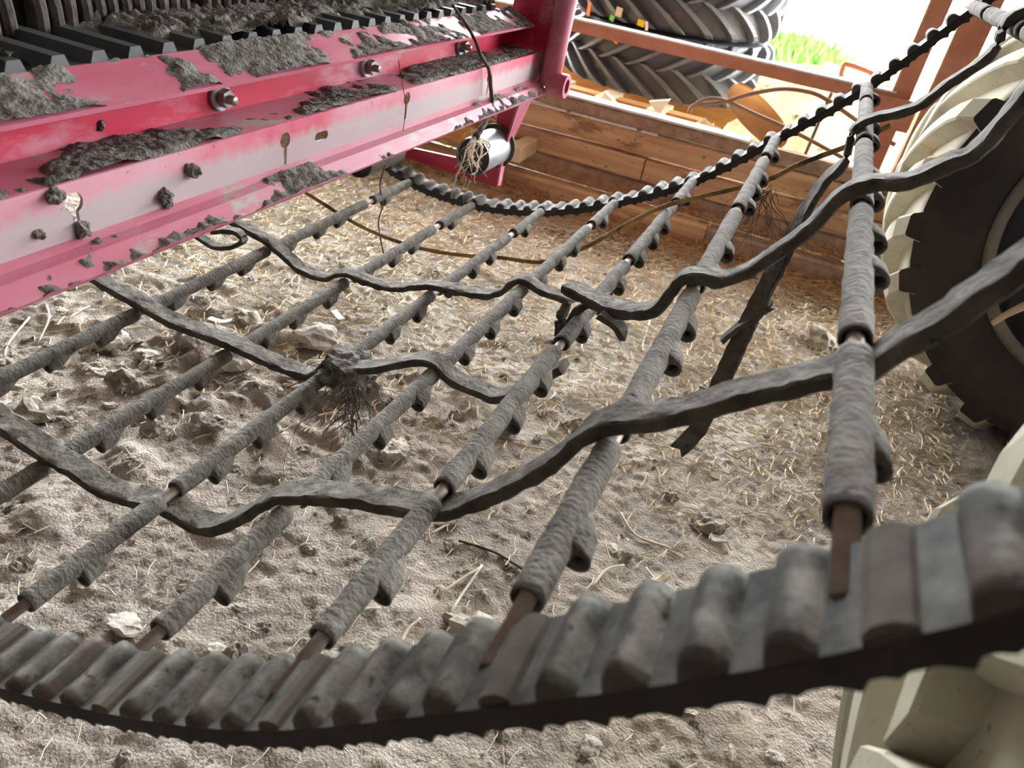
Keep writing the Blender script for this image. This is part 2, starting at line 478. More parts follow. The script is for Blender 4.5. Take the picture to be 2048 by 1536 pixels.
def grid(x0, x1, y0, y1, nx, ny, f):
    V, F = [], []
    for j in range(ny + 1):
        y = y0 + (y1 - y0) * j / ny
        for i in range(nx + 1):
            x = x0 + (x1 - x0) * i / nx
            V.append((x, y, f(x, y)))
    for j in range(ny):
        for i in range(nx):
            a = j * (nx + 1) + i
            F.append((a, a + 1, a + nx + 2, a + nx + 1))
    return V, F


fl = mobj('floor', grid(-2.4, 1.5, 0.15, 2.85, 620, 430, floor_h), M['soil'], smooth=True)
tag(fl, 'dry crumbly dirt floor strewn with clods and straw', 'floor', kind='structure')
sub = mobj('floor', box((-6, -5, -0.25), (5, 5.2, -0.03)), M['soil'])
tag(sub, 'flat packed dirt around the crumbly floor', 'floor', kind='structure')
yard = mobj('ground_outside', box((-40, 5.2, -0.3), (40, 90, -0.04)), M['yard'])
tag(yard, 'sun-bleached pale yard beyond the open side of the shed', 'yard', kind='structure')
roof = mobj('ceiling', box((-6, -5, 3.3), (5, 5.0, 3.4)), M['shed'])
tag(roof, 'dark sheet roof over the shed', 'ceiling', kind='structure')
for nm, a, b, lb in (('wall_left', (-6.1, -5, -0.1), (-6, 5.0, 3.3), 'dark sheet wall beyond the red machine'),
                     ('wall_front', (-6, -5.1, -0.1), (5, -5, 3.3), 'dark sheet wall behind the viewer'),
                     ('wall_right', (5, -5, -0.1), (5.1, 3.6, 3.3), 'dark sheet wall beyond the wheels')):
    tag(mobj(nm, box(a, b), M['shed']), lb, 'wall', kind='structure')
tag(mobj('added_rear_header', box((-6, 5.0, 2.75), (5, 5.1, 3.3)), M['shed']), 'unseen dark header added over the open rear side to keep the light low', 'wall', kind='structure')  # unseen header, added to lower the opening so daylight rakes the floor

# low plank wall at the back: boards one by one
wb = empty('wall_back', (0, 2.78, 0), 'low wall of stacked brown planks behind the hanging web', 'wall', kind='structure')


def plank(name, x0, x1, y0, y1, z0, z1, m_, seed):
    V, F = [], []
    n = 26
    sec = [(y0, z0), (y1, z0), (y1, z1 - .004), (y1 - .004, z1), (y0 + .008, z1), (y0, z1 - .008), (y0, (z0 + z1) / 2)]
    k = len(sec)
    for i in range(n + 1):
        x = x0 + (x1 - x0) * i / n
        for (yy, zz) in sec:
            d = 0.004 * noise.noise(Vector((x * 2.2 + seed, yy * 9, zz * 9)))
            V.append((x, yy + d, zz + d * .7))
    for i in range(n):
        for q in range(k):
            F.append((i * k + q, i * k + (q + 1) % k, (i + 1) * k + (q + 1) % k, (i + 1) * k + q))
    F += [tuple(range(k - 1, -1, -1)), tuple(n * k + q for q in range(k))]
    return mobj(name, (V, F), m_, wb)


plank('plank', -2.6, 0.62, 2.80, 2.85, 0.336, 0.384, M['grey_plank'], 1)
plank('plank', -2.6, 0.10, 2.79, 2.85, 0.247, 0.328, M['plank'], 5)
plank('plank', 0.104, 1.2, 2.795, 2.85, 0.247, 0.328, M['plank'], 8)
plank('plank', -2.6, -0.52, 2.78, 2.85, 0.160, 0.236, M['plank'], 9)
plank('plank', -0.515, 1.2, 2.785, 2.85, 0.158, 0.234, M['plank'], 14)
plank('plank', -2.6, -0.22, 2.69, 2.76, -0.02, 0.086, M['plank'], 21)
plank('plank', -0.215, 1.2, 2.70, 2.77, -0.02, 0.080, M['grey_plank'], 27)
plank('plank', -2.6, 1.2, 2.80, 2.85, 0.075, 0.152, M['grey_plank'], 33)
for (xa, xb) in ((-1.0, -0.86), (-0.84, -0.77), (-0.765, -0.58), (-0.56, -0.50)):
    mobj('gap_light_strip', box((xa, 2.786, 0.327), (xb, 2.80, 0.3345)), M['white_edge'], wb)  # pale strips painted in as daylight showing through the gap between planks
mobj('steel_capping', box((-2.6, 2.785, 0.384), (-0.18, 2.86, 0.392)), M['white_edge'], wb)

# steel posts and the angle beam above the plank wall
bm_ = empty('steel_beam', (-0.4, 2.9, 0.585), 'red-oxide steel angle beam running above the plank wall', 'beam')
mobj('web', box((-1.6, 2.90, 0.588), (0.22, 2.906, 0.628)), M['primer'], bm_)
mobj('flange', box((-1.6, 2.90, 0.628), (0.22, 2.955, 0.634)), M['white_edge'], bm_)
pt = empty('steel_post', (0.235, 2.92, 0), 'red-oxide steel post at the end of the angle beam', 'post')
mobj('face', box((0.212, 2.905, 0.0), (0.268, 2.911, 2.6)), M['primer'], pt)
mobj('flange', box((0.206, 2.905, 0.0), (0.212, 2.975, 2.6)), M['rust_mound'], pt)
mobj('base_cleat', box((0.14, 2.885, 0.52), (0.30, 2.904, 0.618)), M['primer'], pt)
pt2 = empty('steel_post', (0.36, 2.92, 0), 'second red-oxide steel post behind the top of the clay-coated wheel', 'post')
mobj('face', box((0.318, 2.905, 0.0), (0.405, 2.911, 2.6)), M['primer'], pt2)
mobj('flange', box((0.312, 2.905, 0.0), (0.318, 2.975, 2.6)), M['rust_mound'], pt2)
pt3 = empty('steel_post', (0.53, 2.92, 0), 'third red-oxide steel post in the far corner above the wheel', 'post')
mobj('face', box((0.475, 2.905, 0.0), (0.60, 2.911, 2.6)), M['primer'], pt3)
mobj('flange', box((0.469, 2.905, 0.0), (0.475, 2.975, 2.6)), M['rust_mound'], pt3)
gp = empty('yard_pole', (0.62, 7.0, -0.04), 'slim grey pole standing in the bright yard', 'pole')
mobj('shaft', tube([(0.62, 7.0, -0.04), (0.62, 7.0, 4.2)], 0.045, 12), M['pole'], gp)
mobj('foot_plate', box((0.54, 6.92, -0.04), (0.70, 7.08, -0.025)), M['pole'], gp)

# ------------------------------------------------------------------ hanging conveyor web
PROF = [(-1.42, 0.60), (-1.27, 0.475), (-1.13, 0.345), (-0.955, 0.276), (-0.76, 0.267), (-0.564, 0.305), (-0.38, 0.382), (-0.209, 0.485), (-0.061, 0.621), (0.077, 0.764), (0.206, 0.937), (0.33, 1.09), (0.47, 1.23), (0.62, 1.35)]
ROD_I = {'A': 3, 'B': 4, 'C': 5, 'D': 6, 'E': 7, 'F': 8, 'G': 9, 'H': 10}
Y0, Y1 = 0.282, 1.782                         # inner edges of the two edge belts
BW = 0.062                                    # belt width
fine = np.array(catmull([(x, 0, z) for x, z in PROF], 40))
arc = np.r_[0, np.cumsum(np.linalg.norm(np.diff(fine, axis=0), axis=1))]


def prof_at(s):
    x = np.interp(s, arc, fine[:, 0]); z = np.interp(s, arc, fine[:, 2])
    e = 0.004
    tx = np.interp(s + e, arc, fine[:, 0]) - np.interp(s - e, arc, fine[:, 0])
    tz = np.interp(s + e, arc, fine[:, 2]) - np.interp(s - e, arc, fine[:, 2])
    l = math.hypot(tx, tz)
    return x, z, tx / l, tz / l               # position, unit tangent; normal = (-tz, tx)


S_ROD = {k: arc[i * 40] for k, i in ROD_I.items()}
web = empty('conveyor_web', (-0.3, 1.03, 0.40), 'sagging muddy rod conveyor web hanging between the red machine and the wheels', 'conveyor web')
WL = Vector(web.location)


def belt_mesh(ya, yb):
    V, F = [], []
    ss = np.arange(arc[-1] * 0.02, arc[-1] * 0.985, 0.0049)
    for s in ss:
        x, z, tx, tz = prof_at(s)
        ph = ((s - S_ROD['E']) / 0.0392) % 1.0
        under = 0.0055 * (max(0, math.sin(2 * math.pi * (ph * 2 - 0.1))) if ph < 0.62 else 0)
        for (yy, h) in ((ya, -0.011 - under), (yb, -0.011 - under), (yb, 0.004), (ya, 0.004)):
            V.append((x - tz * h, yy, z + tx * h))
    n = len(ss)
    for i in range(n - 1):
        for k in range(4):
            F.append((i * 4 + k, i * 4 + (k + 1) % 4, (i + 1) * 4 + (k + 1) % 4, (i + 1) * 4 + k))
    return V, F


def cleat_mesh(w, h, wid, seed, round_=True):
    """Cross ridge in local axes: x along the belt, y across, z out of the belt."""
    sec = [(-w * .62, 0), (-w * .46, h * .30), (-w * .33, h * .80), (-w * .12, h), (w * .14, h), (w * .34, h * .78), (w * .46, h * .30), (w * .62, 0)]
    V, F = [], []
    n = 9
    for j in range(n + 1):
        y = -wid / 2 + wid * j / n
        end = 0.85 if j in (0, n) else 1.0
        for (u, v) in sec:
            d = noise.noise(Vector((u * 120 + seed * 7, y * 90, v * 90))) * 0.0011
            V.append((u * (1 + .05 * math.sin(seed)) + d, y, v * end + d - (0.002 if v == 0 else 0)))
    k = len(sec)
    for j in range(n):
        for q in range(k - 1):
            F.append((j * k + q, j * k + q + 1, (j + 1) * k + q + 1, (j + 1) * k + q))
    F += [tuple(range(k - 1, -1, -1)), tuple(n * k + q for q in range(k))]
    return V, F


CLEATS = [new_mesh('cleat', *cleat_mesh(0.0225, 0.0125, BW * .985, i), M['cleat'], True) for i in range(4)]
CLAMP = new_mesh('rod_clamp', *prism([(-.0115, 0), (-.0095, .0045), (-.004, .0075), (.004, .0075), (.0095, .0045), (.0115, 0)], 'y', -BW * .47, BW * .47), M['clamp'])
for (ya, yb, sa, sb) in ((Y0 - BW, Y0, S_ROD['B'] - .02, S_ROD['H'] + .28), (Y1, Y1 + BW, S_ROD['A'] - .22, S_ROD['H'] + .12)):
    bl = mobj('edge_belt', belt_mesh(ya, yb), M['belt'], web)
    k0 = int(math.ceil((sa - S_ROD['E']) / 0.0392)); k1 = int((sb - S_ROD['E']) / 0.0392)
    for k in range(k0, k1 + 1):
        s = S_ROD['E'] + k * 0.0392 - 0.010
        x, z, tx, tz = prof_at(s)
        if k % 5 == 1:
            put('rod_clamp', CLAMP, bl, (x - WL.x - tz * .003, (ya + yb) / 2 - WL.y, z - WL.z + tx * .003), (0, -math.atan2(tz, tx), 0))
            continue
        put('cleat', CLEATS[(k * 7 // 3) % 4], bl, (x - WL.x - tz * .003, (ya + yb) / 2 - WL.y, z - WL.z + tx * .003), (0, -math.atan2(tz, tx), 0),
                (1, 1, random.uniform(.92, 1.08)))

# rods, rubber sleeves, hollow ears
R_SL, R_IN, R_ROD = 0.0117, 0.0088, 0.0062
GAPS = [0.302, 0.498, 0.842, 1.192, 1.572]
SEGS = [(0.308, 0.486), (0.511, 0.829), (0.856, 1.176), (1.206, 1.555), (1.590, 1.776)]
EARS = [0.385, 0.578, 0.672, 0.768, 0.922, 1.018, 1.112, 1.252, 1.358, 1.452, 1.655]


def sleeve_mesh(ya, yb, seed):
    n = max(6, int((yb - ya) / 0.0065))
    seg = 18
    V, F = [], []
    def ring(y, r, amp):
        for k in range(seg):
            a = 2 * math.pi * k / seg
            cx, cz = math.cos(a), math.sin(a)
            q = r
            if amp:
                q += amp * (0.0011 * fbm(cx * 1.5 + seed * 3.7, y * 40, cz * 1.5, 3) + 0.0007 * noise.noise(Vector((cx * 3 + seed, y * 200, cz * 3))))
            V.append((cx * q, y, cz * q))
    ring(ya + .02 * 0, R_IN, 0)
    ring(ya, R_SL * .97, .4)
    for i in range(1, n):
        ring(ya + (yb - ya) * i / n, R_SL, 1)
    ring(yb, R_SL * .97, .4)
    ring(yb, R_IN, 0)
    # bore walls
    ring(ya + 0.02, R_IN, 0)
    ring(yb - 0.02, R_IN, 0)
    m_ = n + 3
    for i in range(m_ - 1):
        for k in range(seg):
            k2 = (k + 1) % seg
            F.append((i * seg + k, i * seg + k2, (i + 1) * seg + k2, (i + 1) * seg + k))
    for k in range(seg):
        k2 = (k + 1) % seg
        F.append((m_ * seg + k, m_ * seg + k2, k2, k))
        F.append(((m_ - 1) * seg + k, (m_ - 1) * seg + k2, (m_ + 1) * seg + k2, (m_ + 1) * seg + k))
    return V, F


def ear_mesh():
    """Hollow moulded ear: a tapered tear-drop lug with a through hole along the rod; local z points away from the rod."""
    V, F = [], []
    seg = 16
    cz = 0.0145
    def loop(r_fun, y, dz=0.0, dx=0.0):
        for k in range(seg):
            a = 2 * math.pi * k / seg
            r = r_fun(a)
            V.append((math.sin(a) * r + dx, y, cz + dz + math.cos(a) * r))
    # outer outline is stretched back to the sleeve (a = pi side)
    def outer(sc):
        def f(a):
            back = max(0.0, -math.cos(a))
            return (0.0108 + 0.0065 * back ** 2) * sc
        return f
    ys = [-0.016, -0.013, 0.006, 0.026]
    loop(lambda a: 0.0054, ys[0], 0.0035)
    loop(outer(.92), ys[0], 0.0015)
    loop(outer(1.0), ys[1])
    loop(outer(.96), ys[2], -0.0015)
    loop(outer(.62), ys[3], -0.0085)
    loop(lambda a: 0.0030, ys[3], -0.0085)
    for i in range(5):
        for k in range(seg):
            k2 = (k + 1) % seg
            F.append((i * seg + k, i * seg + k2, (i + 1) * seg + k2, (i + 1) * seg + k))
    for k in range(seg):
        k2 = (k + 1) % seg
        F.append((5 * seg + k, 5 * seg + k2, k2, k))
    return V, F


SLEEVES = [[new_mesh('sleeve', *sleeve_mesh(a, b, 10 * i + j), M['sleeve'], True) for j in range(3)] for i, (a, b) in enumerate(SEGS)]
EAR = new_mesh('ear', *ear_mesh(), M['sleeve'], True)
ROD = new_mesh('rod', *tube([(0, Y0 - .03, 0), (0, .6, 0), (0, 1.2, 0), (0, Y1 + .03, 0)], R_ROD, 14), M['rod'], True)
ri = 0
rod_list = [(k, S_ROD[k]) for k in 'ABCDEFGH'] + [('I', S_ROD['H'] + .20), ('J', S_ROD['H'] + .40), ('Z', S_ROD['A'] - .19)]
for k, s in rod_list:
    x, z, tx, tz = prof_at(s)
    ang = -math.atan2(tz, tx)
    rd = put('rod', ROD, web, (x - WL.x, -WL.y, z - WL.z))
    for i, (a, b) in enumerate(SEGS):
        sl = put('sleeve', SLEEVES[i][(ri + i) % 3], rd, (0, 0, 0), (0, random.uniform(0, 6.28), 0))
    for y in EARS:
        if k in 'FG' and y in (0.578, 1.112) or (k == 'G' and y > 1.4 and y < 1.5):
            continue
        # on the under side of the web, leaning a little to the outside
        a2 = math.pi + ang - 0.35
        put('ear', EAR, rd, (0, y + random.uniform(-.006, .006), 0), (0, a2 + random.uniform(-.18, .18), 0), (1.0, 1.05, 1.06))
    ri += 1

# ------------------------------------------------------------------ loose rubber straps, woven through the rods
def strap(name, pts, w, t, label, y=None, rough=0.0016, ragged=(0, 0), step=0.008, material='strap', side=(0, 1, 0), seed=0, group=None, twist=None):
    P = []
    for p in pts:
        if isinstance(p[0], str):             # crosses rod p[0], p[1] off the web surface
            x, z, tx, tz = prof_at(S_ROD[p[0]])
            P.append((x - tz * p[1], p[2] if len(p) > 2 else y, z + tx * p[1]))
        else:
            P.append(at(p[0], p[1], y=p[2] if len(p) > 2 else y))
    P, L = resample(catmull(P, 8), step)
    base = P[0]
    tw = None
    if twist:
        tw = np.interp(np.linspace(0, 1, len(P)), np.linspace(0, 1, len(twist)), twist)
    o = mobj(name, ribbon(P, w, t, side, rough, ragged, seed, tw), M[material], None, True)
    o.data.set_sharp_from_angle(angle=math.radians(35))
    tag(o, label, 'strap', group)
    return o


OV, UN = 0.0185, -0.0135
strap('rubber_strap', [(-160, 730), ('B', OV), (160, 938), (230, 980), ('C', UN), (420, 1050), (490, 1030), ('D', OV), (700, 990), (780, 1002), ('E', UN), (960, 995), (1050, 955), (1120, 912), ('F', OV), (1340, 828), (1450, 797), (1580, 764), ('G', UN), (1800, 685), (1900, 628), ('H', OV), (2300, 420)],
      0.034, 0.0125, 'longest muddy rubber strap woven through the rods nearest the lower cleated belt', y=0.497, seed=1, rough=0.0022)
strap('rubber_strap', [(90, 480), (190, 552), ('A', OV), (350, 642), ('B', OV), (560, 728), (625, 748), ('C', OV)],
      0.034, 0.0125, 'mud-caked strap running from under the red rail to the root clump', y=0.842, seed=2, ragged=(0, .01), rough=0.0024)
strap('rubber_strap', [('C', 0.012), (750, 734), (810, 722), ('D', OV), (910, 757), (960, 778), (1010, 790), ('E', -.026)],
      0.034, 0.0115, 'smooth short strap bridging from the root clump to the next rods', y=0.838, seed=3, rough=0.0008)
strap('rubber_strap', [(1140, 575, .95), (1180, 594, .93), (1225, 615, .90), (1275, 622, .88), (1320, 612, .86), ('F', OV + .002, .845), (1450, 556), (1500, 538), (1560, 500), (1620, 455), ('G', OV, .875), (1820, 360), (1900, 325), (1960, 295), ('H', OV, .87), (2250, 110)],
      0.034, 0.0135, 'strap with a square-cut free end sweeping up across the wheel sidewall', y=0.86, seed=4, rough=0.0022)
strap('rubber_strap', [(430, 420), (475, 446), ('A', OV), (600, 535), (650, 555), ('B', OV), (780, 574), ('C', OV), (960, 588), (1000, 584), ('D', OV), (1085, 580), (1128, 594)],
      0.032, 0.0115, 'frayed strap ending in a torn tip between the fourth and fifth rods', y=1.186, seed=5, ragged=(0, .022), rough=0.0028)
strap('rubber_strap', [(2150, 0), ('H', OV), (1980, 110), (1900, 165), (1830, 215), ('G', OV), (1690, 322, 1.24), (1650, 362, 1.235), (1600, 442, 1.235), (1540, 560, 1.235), (1490, 660, 1.235), (1430, 790, 1.235), (1395, 858, 1.235), (1366, 890, 1.235)],
      0.034, 0.011, 'dark torn strap draped over the last full rod and dangling towards the floor', y=1.25, seed=6, ragged=(0, .03), rough=0.0022, twist=[0, 0, 0, 0, .3, .7, .95, 1.1, 1.2, 1.25])
strap('strap_scrap', [(1447, 678), (1475, 655), (1500, 640), (1540, 612)], 0.020, 0.009, 'small strap scrap stuck across the dangling strap', y=1.235, seed=8, ragged=(.01, .01), side=(0, 1, 0.4))
strap('strap_scrap', [(1215, 596), (1180, 606), (1155, 622), (1135, 650), (1120, 690), (1105, 712)], 0.020, 0.012, 'dark strap stub curled along the fifth rod', y=0.94, seed=9, ragged=(.008, .012), rough=0.003)
strap('strap_scrap', [(1128, 622), (1122, 645), (1120, 672), (1112, 700)], 0.020, 0.014, 'split strap end standing up from the fifth rod', y=0.915, seed=10, ragged=(.016, .004), rough=0.003)
strap('strap_scrap', [(1205, 628), (1222, 640), (1238, 652), (1244, 662)], 0.024, 0.010, 'torn strap flap hanging under the square-cut strap', y=0.88, seed=11, ragged=(.004, .012), side=(0.4, 1, 0))
strap('strap_loop', [(395, 470), (430, 492), (470, 492), (488, 478), (470, 462), (430, 462)], 0.022, 0.009, 'short curled strap loop under the edge of the red rail', y=1.10, seed=12, ragged=(.006, .006))
strap('yellow_strap', [(560, 352), (612, 385), ('A', -.030), (770, 474), ('B', -.032), (920, 510), ('C', -.030), (1085, 524), ('D', -.028), (1250, 451), ('E', .0165), (1410, 392), ('F', -.026), (1600, 328), (1700, 290), (1780, 250)],
      0.009, 0.0035, 'narrow stained yellow strap sagging under the far rods', y=1.50, seed=13, rough=0.0008, material='yellow_strap', side=(0, .35, 1))

# ------------------------------------------------------------------ red harvester frame
YA, YB = -0.35, 1.855
frame = empty('harvester_frame', (-0.70, 0.75, 0.50), 'dusty red folded-steel machine frame with ledge, bolts and end bracket', 'machine frame')


def sheet(pts, t=0.004):
    """Closed outline of a bent sheet of thickness t following pts (x, z); the sheet grows to the left of the path."""
    P = [np.array(p, float) for p in pts]
    off = []
    for i, p in enumerate(P):
        a = P[i] - P[i - 1] if i > 0 else P[1] - P[0]
        b = P[i + 1] - P[i] if i < len(P) - 1 else a
        na = np.array([-a[1], a[0]]) / np.linalg.norm(a); nb = np.array([-b[1], b[0]]) / np.linalg.norm(b)
        n = na + nb
        n = n / (n @ n) * 2 / 2 * 2 if False else n / max(0.3, (1 + na @ nb))
        off.append(p + n * t)
    return [tuple(p) for p in P] + [tuple(p) for p in reversed(off)]


# profile corners in the x-z plane, read off at the far end
C1, C2, C3, C4 = (-0.757, 0.749), (-0.689, 0.725), (-0.745, 0.667), (-0.660, 0.670)
C5, C6, C6b = (-0.662, 0.610), (-0.640, 0.601), (-0.622, 0.585)
mobj('top_flange', prism([C1, C2, (C2[0] - .001, C2[1] - .005), (C1[0], C1[1] - .005)], 'y', YA, YB - 0.004), M['red_top'], frame)
face = mobj('bolted_face', prism([(C3[0], C1[1] - .009), (C3[0] - .005, C1[1] - .007), (C3[0] - .005, C3[1] - .006), (C3[0], C3[1] - .006)], 'y', YA, YB + 0.012), M['red'], frame)
mobj('ledge', prism([(C3[0] - .03, C3[1] + .001), (C4[0] - .003, C4[1]), (C4[0] - .003, C4[1] - .004), (C3[0] - .03, C3[1] - .004)], 'y', YA, YB), M['red_top'], frame)


def rail_face():
    """Worn front sheet with real key-holes: rows of quads along y, skipping the openings, capped by small hole rims."""
    x_t, z_t, x_b, z_b = C4[0], C4[1], C5[0], C5[1]
    return prism([(x_t, z_t), (x_t - .004, z_t), (x_b - .004, z_b), (x_b, z_b)], 'y', YA, YB)


rf = mobj('slotted_face', rail_face(), M['red_worn'], frame)
mobj('lower_lip', prism([C5, (C5[0] + .008, C5[1] - .006), C6, C6b, (C6b[0] - .002, C6b[1] - .004), (C6[0] - .001, C6[1] - .005), (C5[0] + .006, C5[1] - .011), (C5[0] - .004, C5[1] - .003)], 'y', YA, YB - .02), M['red_top'], frame)

# key-hole slots: cut through the face sheet
cut = []
for (px, py) in ((145, 415), (567, 288), (810, 203), (975, 160)):
    p = at(px, py, x=-0.664)
    cut.append((p[1], p[2] + .006, True))
p = at(640, 271, x=-0.664)
cut.append((p[1], p[2], False))
cutters = []
for (cy, cz, key) in cut:
    if key:
        out = [(cy + .011 * math.cos(a), cz + .011 * math.sin(a)) for a in np.linspace(-1.2, math.pi + 1.2, 14)]
        out += [(cy - .0035, cz - .036), (cy + .0035, cz - .036)]
    else:
        out = [(cy + .010 + .0065 * math.cos(a), cz + .0065 * math.sin(a)) for a in np.linspace(-math.pi / 2, math.pi / 2, 8)]
        out += [(cy - .010 + .0065 * math.cos(a), cz + .0065 * math.sin(a)) for a in np.linspace(math.pi / 2, 3 * math.pi / 2, 8)]
    co = mobj('slot_cutter', prism(out, 'x', -0.70, -0.62), None)
    cutters.append(co)
    md = rf.modifiers.new('slot', 'BOOLEAN')
    md.operation = 'DIFFERENCE'
    md.object = co
    md.solver = 'EXACT'
for ob_ in cutters + [rf]:
    b_ = bmesh.new(); b_.from_mesh(ob_.data); bmesh.ops.recalc_face_normals(b_, faces=b_.faces); b_.to_mesh(ob_.data); b_.free()
bpy.context.view_layer.update()
dg = bpy.context.evaluated_depsgraph_get()
dg.update()
me2 = bpy.data.meshes.new_from_object(rf.evaluated_get(dg))
rf.modifiers.clear()
rf.data = me2
for co in cutters:
    bpy.data.objects.remove(co)

# bolts on the upper face
for (px, py) in ((445, 195), (738, 133), (925, 92)):
    p = at(px, py, x=-0.738)
    b = put('bolt', new_mesh('bolt', *lathe([(0, 0.030), (.0062, .030), (.0062, .0)], 'x', 12), M['zinc'], True), frame, tuple(Vector((-0.747, p[1], p[2])) - frame.location))
    hexa = [(.0125 * math.cos(a), .0125 * math.sin(a)) for a in np.linspace(0, 2 * math.pi, 7)[:-1]]
    put('nut', new_mesh('nut', *prism(hexa, 'x', 0.008, 0.020), M['zinc']), b, (0, 0, 0), (.3, 0, 0))
    put('washer', new_mesh('washer', *lathe([(0, .0085), (.0175, .0085), (.019, .007), (.019, .002), (0, .002)], 'x', 24), M['galv'], False), b)

# end bracket at the far end: side plate, tubular arm, pin boss, lower gusset
end = mobj('end_plate', prism([(-0.76, 1.2), (-0.615, 1.2), (-0.628, 0.66), (-0.650, 0.58), (-0.676, 0.555), (-0.735, 0.385), (-0.735, 0.302), (-1.058, 0.310), (-1.03, 0.34), (-0.80, 0.355), (-0.76, 0.46)], 'y', 1.868, 1.876), M['red'], frame)
lf = [at(q[0], q[1], y=1.838) for q in ((1083, 106), (1035, 220), (1006, 312), (995, 372))]
rg = [at(q[0], q[1], y=1.880) for q in ((1118, 100), (1066, 195), (1014, 308), (1002, 370))]
V_ = []
for q0, q1 in zip(lf, rg):
    V_ += [q0, q1, (q1[0] - .006, q1[1], q1[2] - .002), (q0[0] - .006, q0[1], q0[2] - .002)]
F_ = [(0, 1, 2, 3), (15, 14, 13, 12)]
for i in range(3):
    F_ += [(i * 4 + k, i * 4 + (k + 1) % 4, i * 4 + 4 + (k + 1) % 4, i * 4 + 4 + k) for k in range(4)]
mobj('bracket_flange', (V_, F_), M['red_top'], frame)
arm = mobj('arm', tube([(-0.610, 1.846, 1.25), (-0.614, 1.846, 0.9), (-0.622, 1.846, 0.70), (-0.627, 1.846, 0.60)], [0.026, 0.026, 0.025, 0.027], 16), M['red_top'], frame, True)
boss = mobj('pin_boss', lathe([(.017, -.024), (.028, -.024), (.028, .024), (.017, .024)], 'x', 28, True, (-0.603, 1.846, 0.607)), M['red_top'], frame, True)
boss.data.set_sharp_from_angle(angle=math.radians(40))
mobj('bore', lathe([(0, -.012), (.0172, -.012)], 'x', 24, False, (-0.603, 1.846, 0.607)), M['red'], frame)

# idler stubs carried by the end plate
def roller(cx, cz, ya, yb, r, name, flange):
    t = mobj(name, lathe([(r * .93, ya + .008), (r, ya), (r, yb)], 'y', 40, False, (cx, 0, cz)), M['galv'] if flange else M['dark'], frame, True)
    t.data.set_sharp_from_angle(angle=math.radians(40))
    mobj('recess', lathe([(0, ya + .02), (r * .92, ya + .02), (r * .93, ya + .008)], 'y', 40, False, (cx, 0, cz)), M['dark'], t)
    if flange:
        f_ = mobj('guide_disc', lathe([(0, yb - .006), (r * 1.22, yb - .006), (r * 1.22, yb), (0, yb)], 'y', 40, False, (cx, 0, cz)), M['dark'], t)
    return t


rp = at(945, 314, y=1.72)
roller(rp[0], rp[2], 1.72, 1.866, 0.047, 'idler_stub', True)
rp2 = at(715, 330, y=1.60)
roller(rp2[0] - .0, rp2[2] + .010, 1.60, 1.77, 0.042, 'idler_stub', False)

# toothed cross belt lying on the frame behind the top flange
tb = empty('toothed_belt', (-0.81, 0.75, 0.745), 'blue-black toothed rubber belt lying along the top of the red frame', 'belt')
mobj('belt_base', box((-0.90, YA, 0.740), (-0.757, 1.80, 0.748)), M['tyre'], tb)
TP = 0.052
tooth = new_mesh('tooth', *prism([(-.013, 0), (-.0075, .014), (.0075, .014), (.013, 0)], 'x', -0.072, 0.0705), M['tyre'])
k = 0
y = YA + .02
while y < 1.79:
    put('tooth', tooth, tb, (-0.829 - tb.location.x, y - tb.location.y, 0.747 - tb.location.z))
    y += TP
    k += 1
# standing rows of flexible rubber fingers behind the belt
def finger_mesh(seed):
    V, F = [], []
    n = 12
    for i in range(n + 1):
        z = 0.46 * (i / n) ** 1.6
        w = 0.0080 if z < .05 else (0.0080 - .0058 * min(1, (z - .05) / .035))
        d = 0.012 if z < .05 else 0.008
        bend = 0.003 * math.sin(seed + z * 9)
        for (u, v) in ((-d, -w), (d * .6, -w), (d, -w * .4), (d, w * .4), (d * .6, w), (-d, w)):
            V.append((u, v + bend, z))
    for i in range(n):
        for q in range(6):
            F.append((i * 6 + q, i * 6 + (q + 1) % 6, (i + 1) * 6 + (q + 1) % 6, (i + 1) * 6 + q))
    F += [tuple(range(5, -1, -1)), tuple(n * 6 + q for q in range(6))]
    return V, F


FING = [new_mesh('finger', *finger_mesh(i), M['strap'], False) for i in range(3)]
words = ['frontmost black finger-rubber panel at the corner above the red frame', 'second black finger-rubber panel above the red frame', 'third black finger-rubber panel above the red frame', 'farthest black finger-rubber panel above the red frame', 'black finger-rubber panel beside the end bracket', 'black finger-rubber panel nearest the viewer']
yy = 0.40
for pi in range(5):
    py0 = yy
    n_f = 12
    pan = empty('finger_panel', (-0.885, py0, 0.752), words[pi], 'rubber panel', 'finger panels above the frame')
    mobj('backing', box((-0.915, py0 - .004, 0.75), (-0.905, py0 + .262, 1.22)), M['belt'], pan)
    for i in range(n_f):
        put('finger', FING[(i + pi) % 3], pan, (0, 0.012 + i * 0.0212, 0), (0, random.uniform(-.02, .02), random.uniform(-.1, .1)))
    yy += 0.275


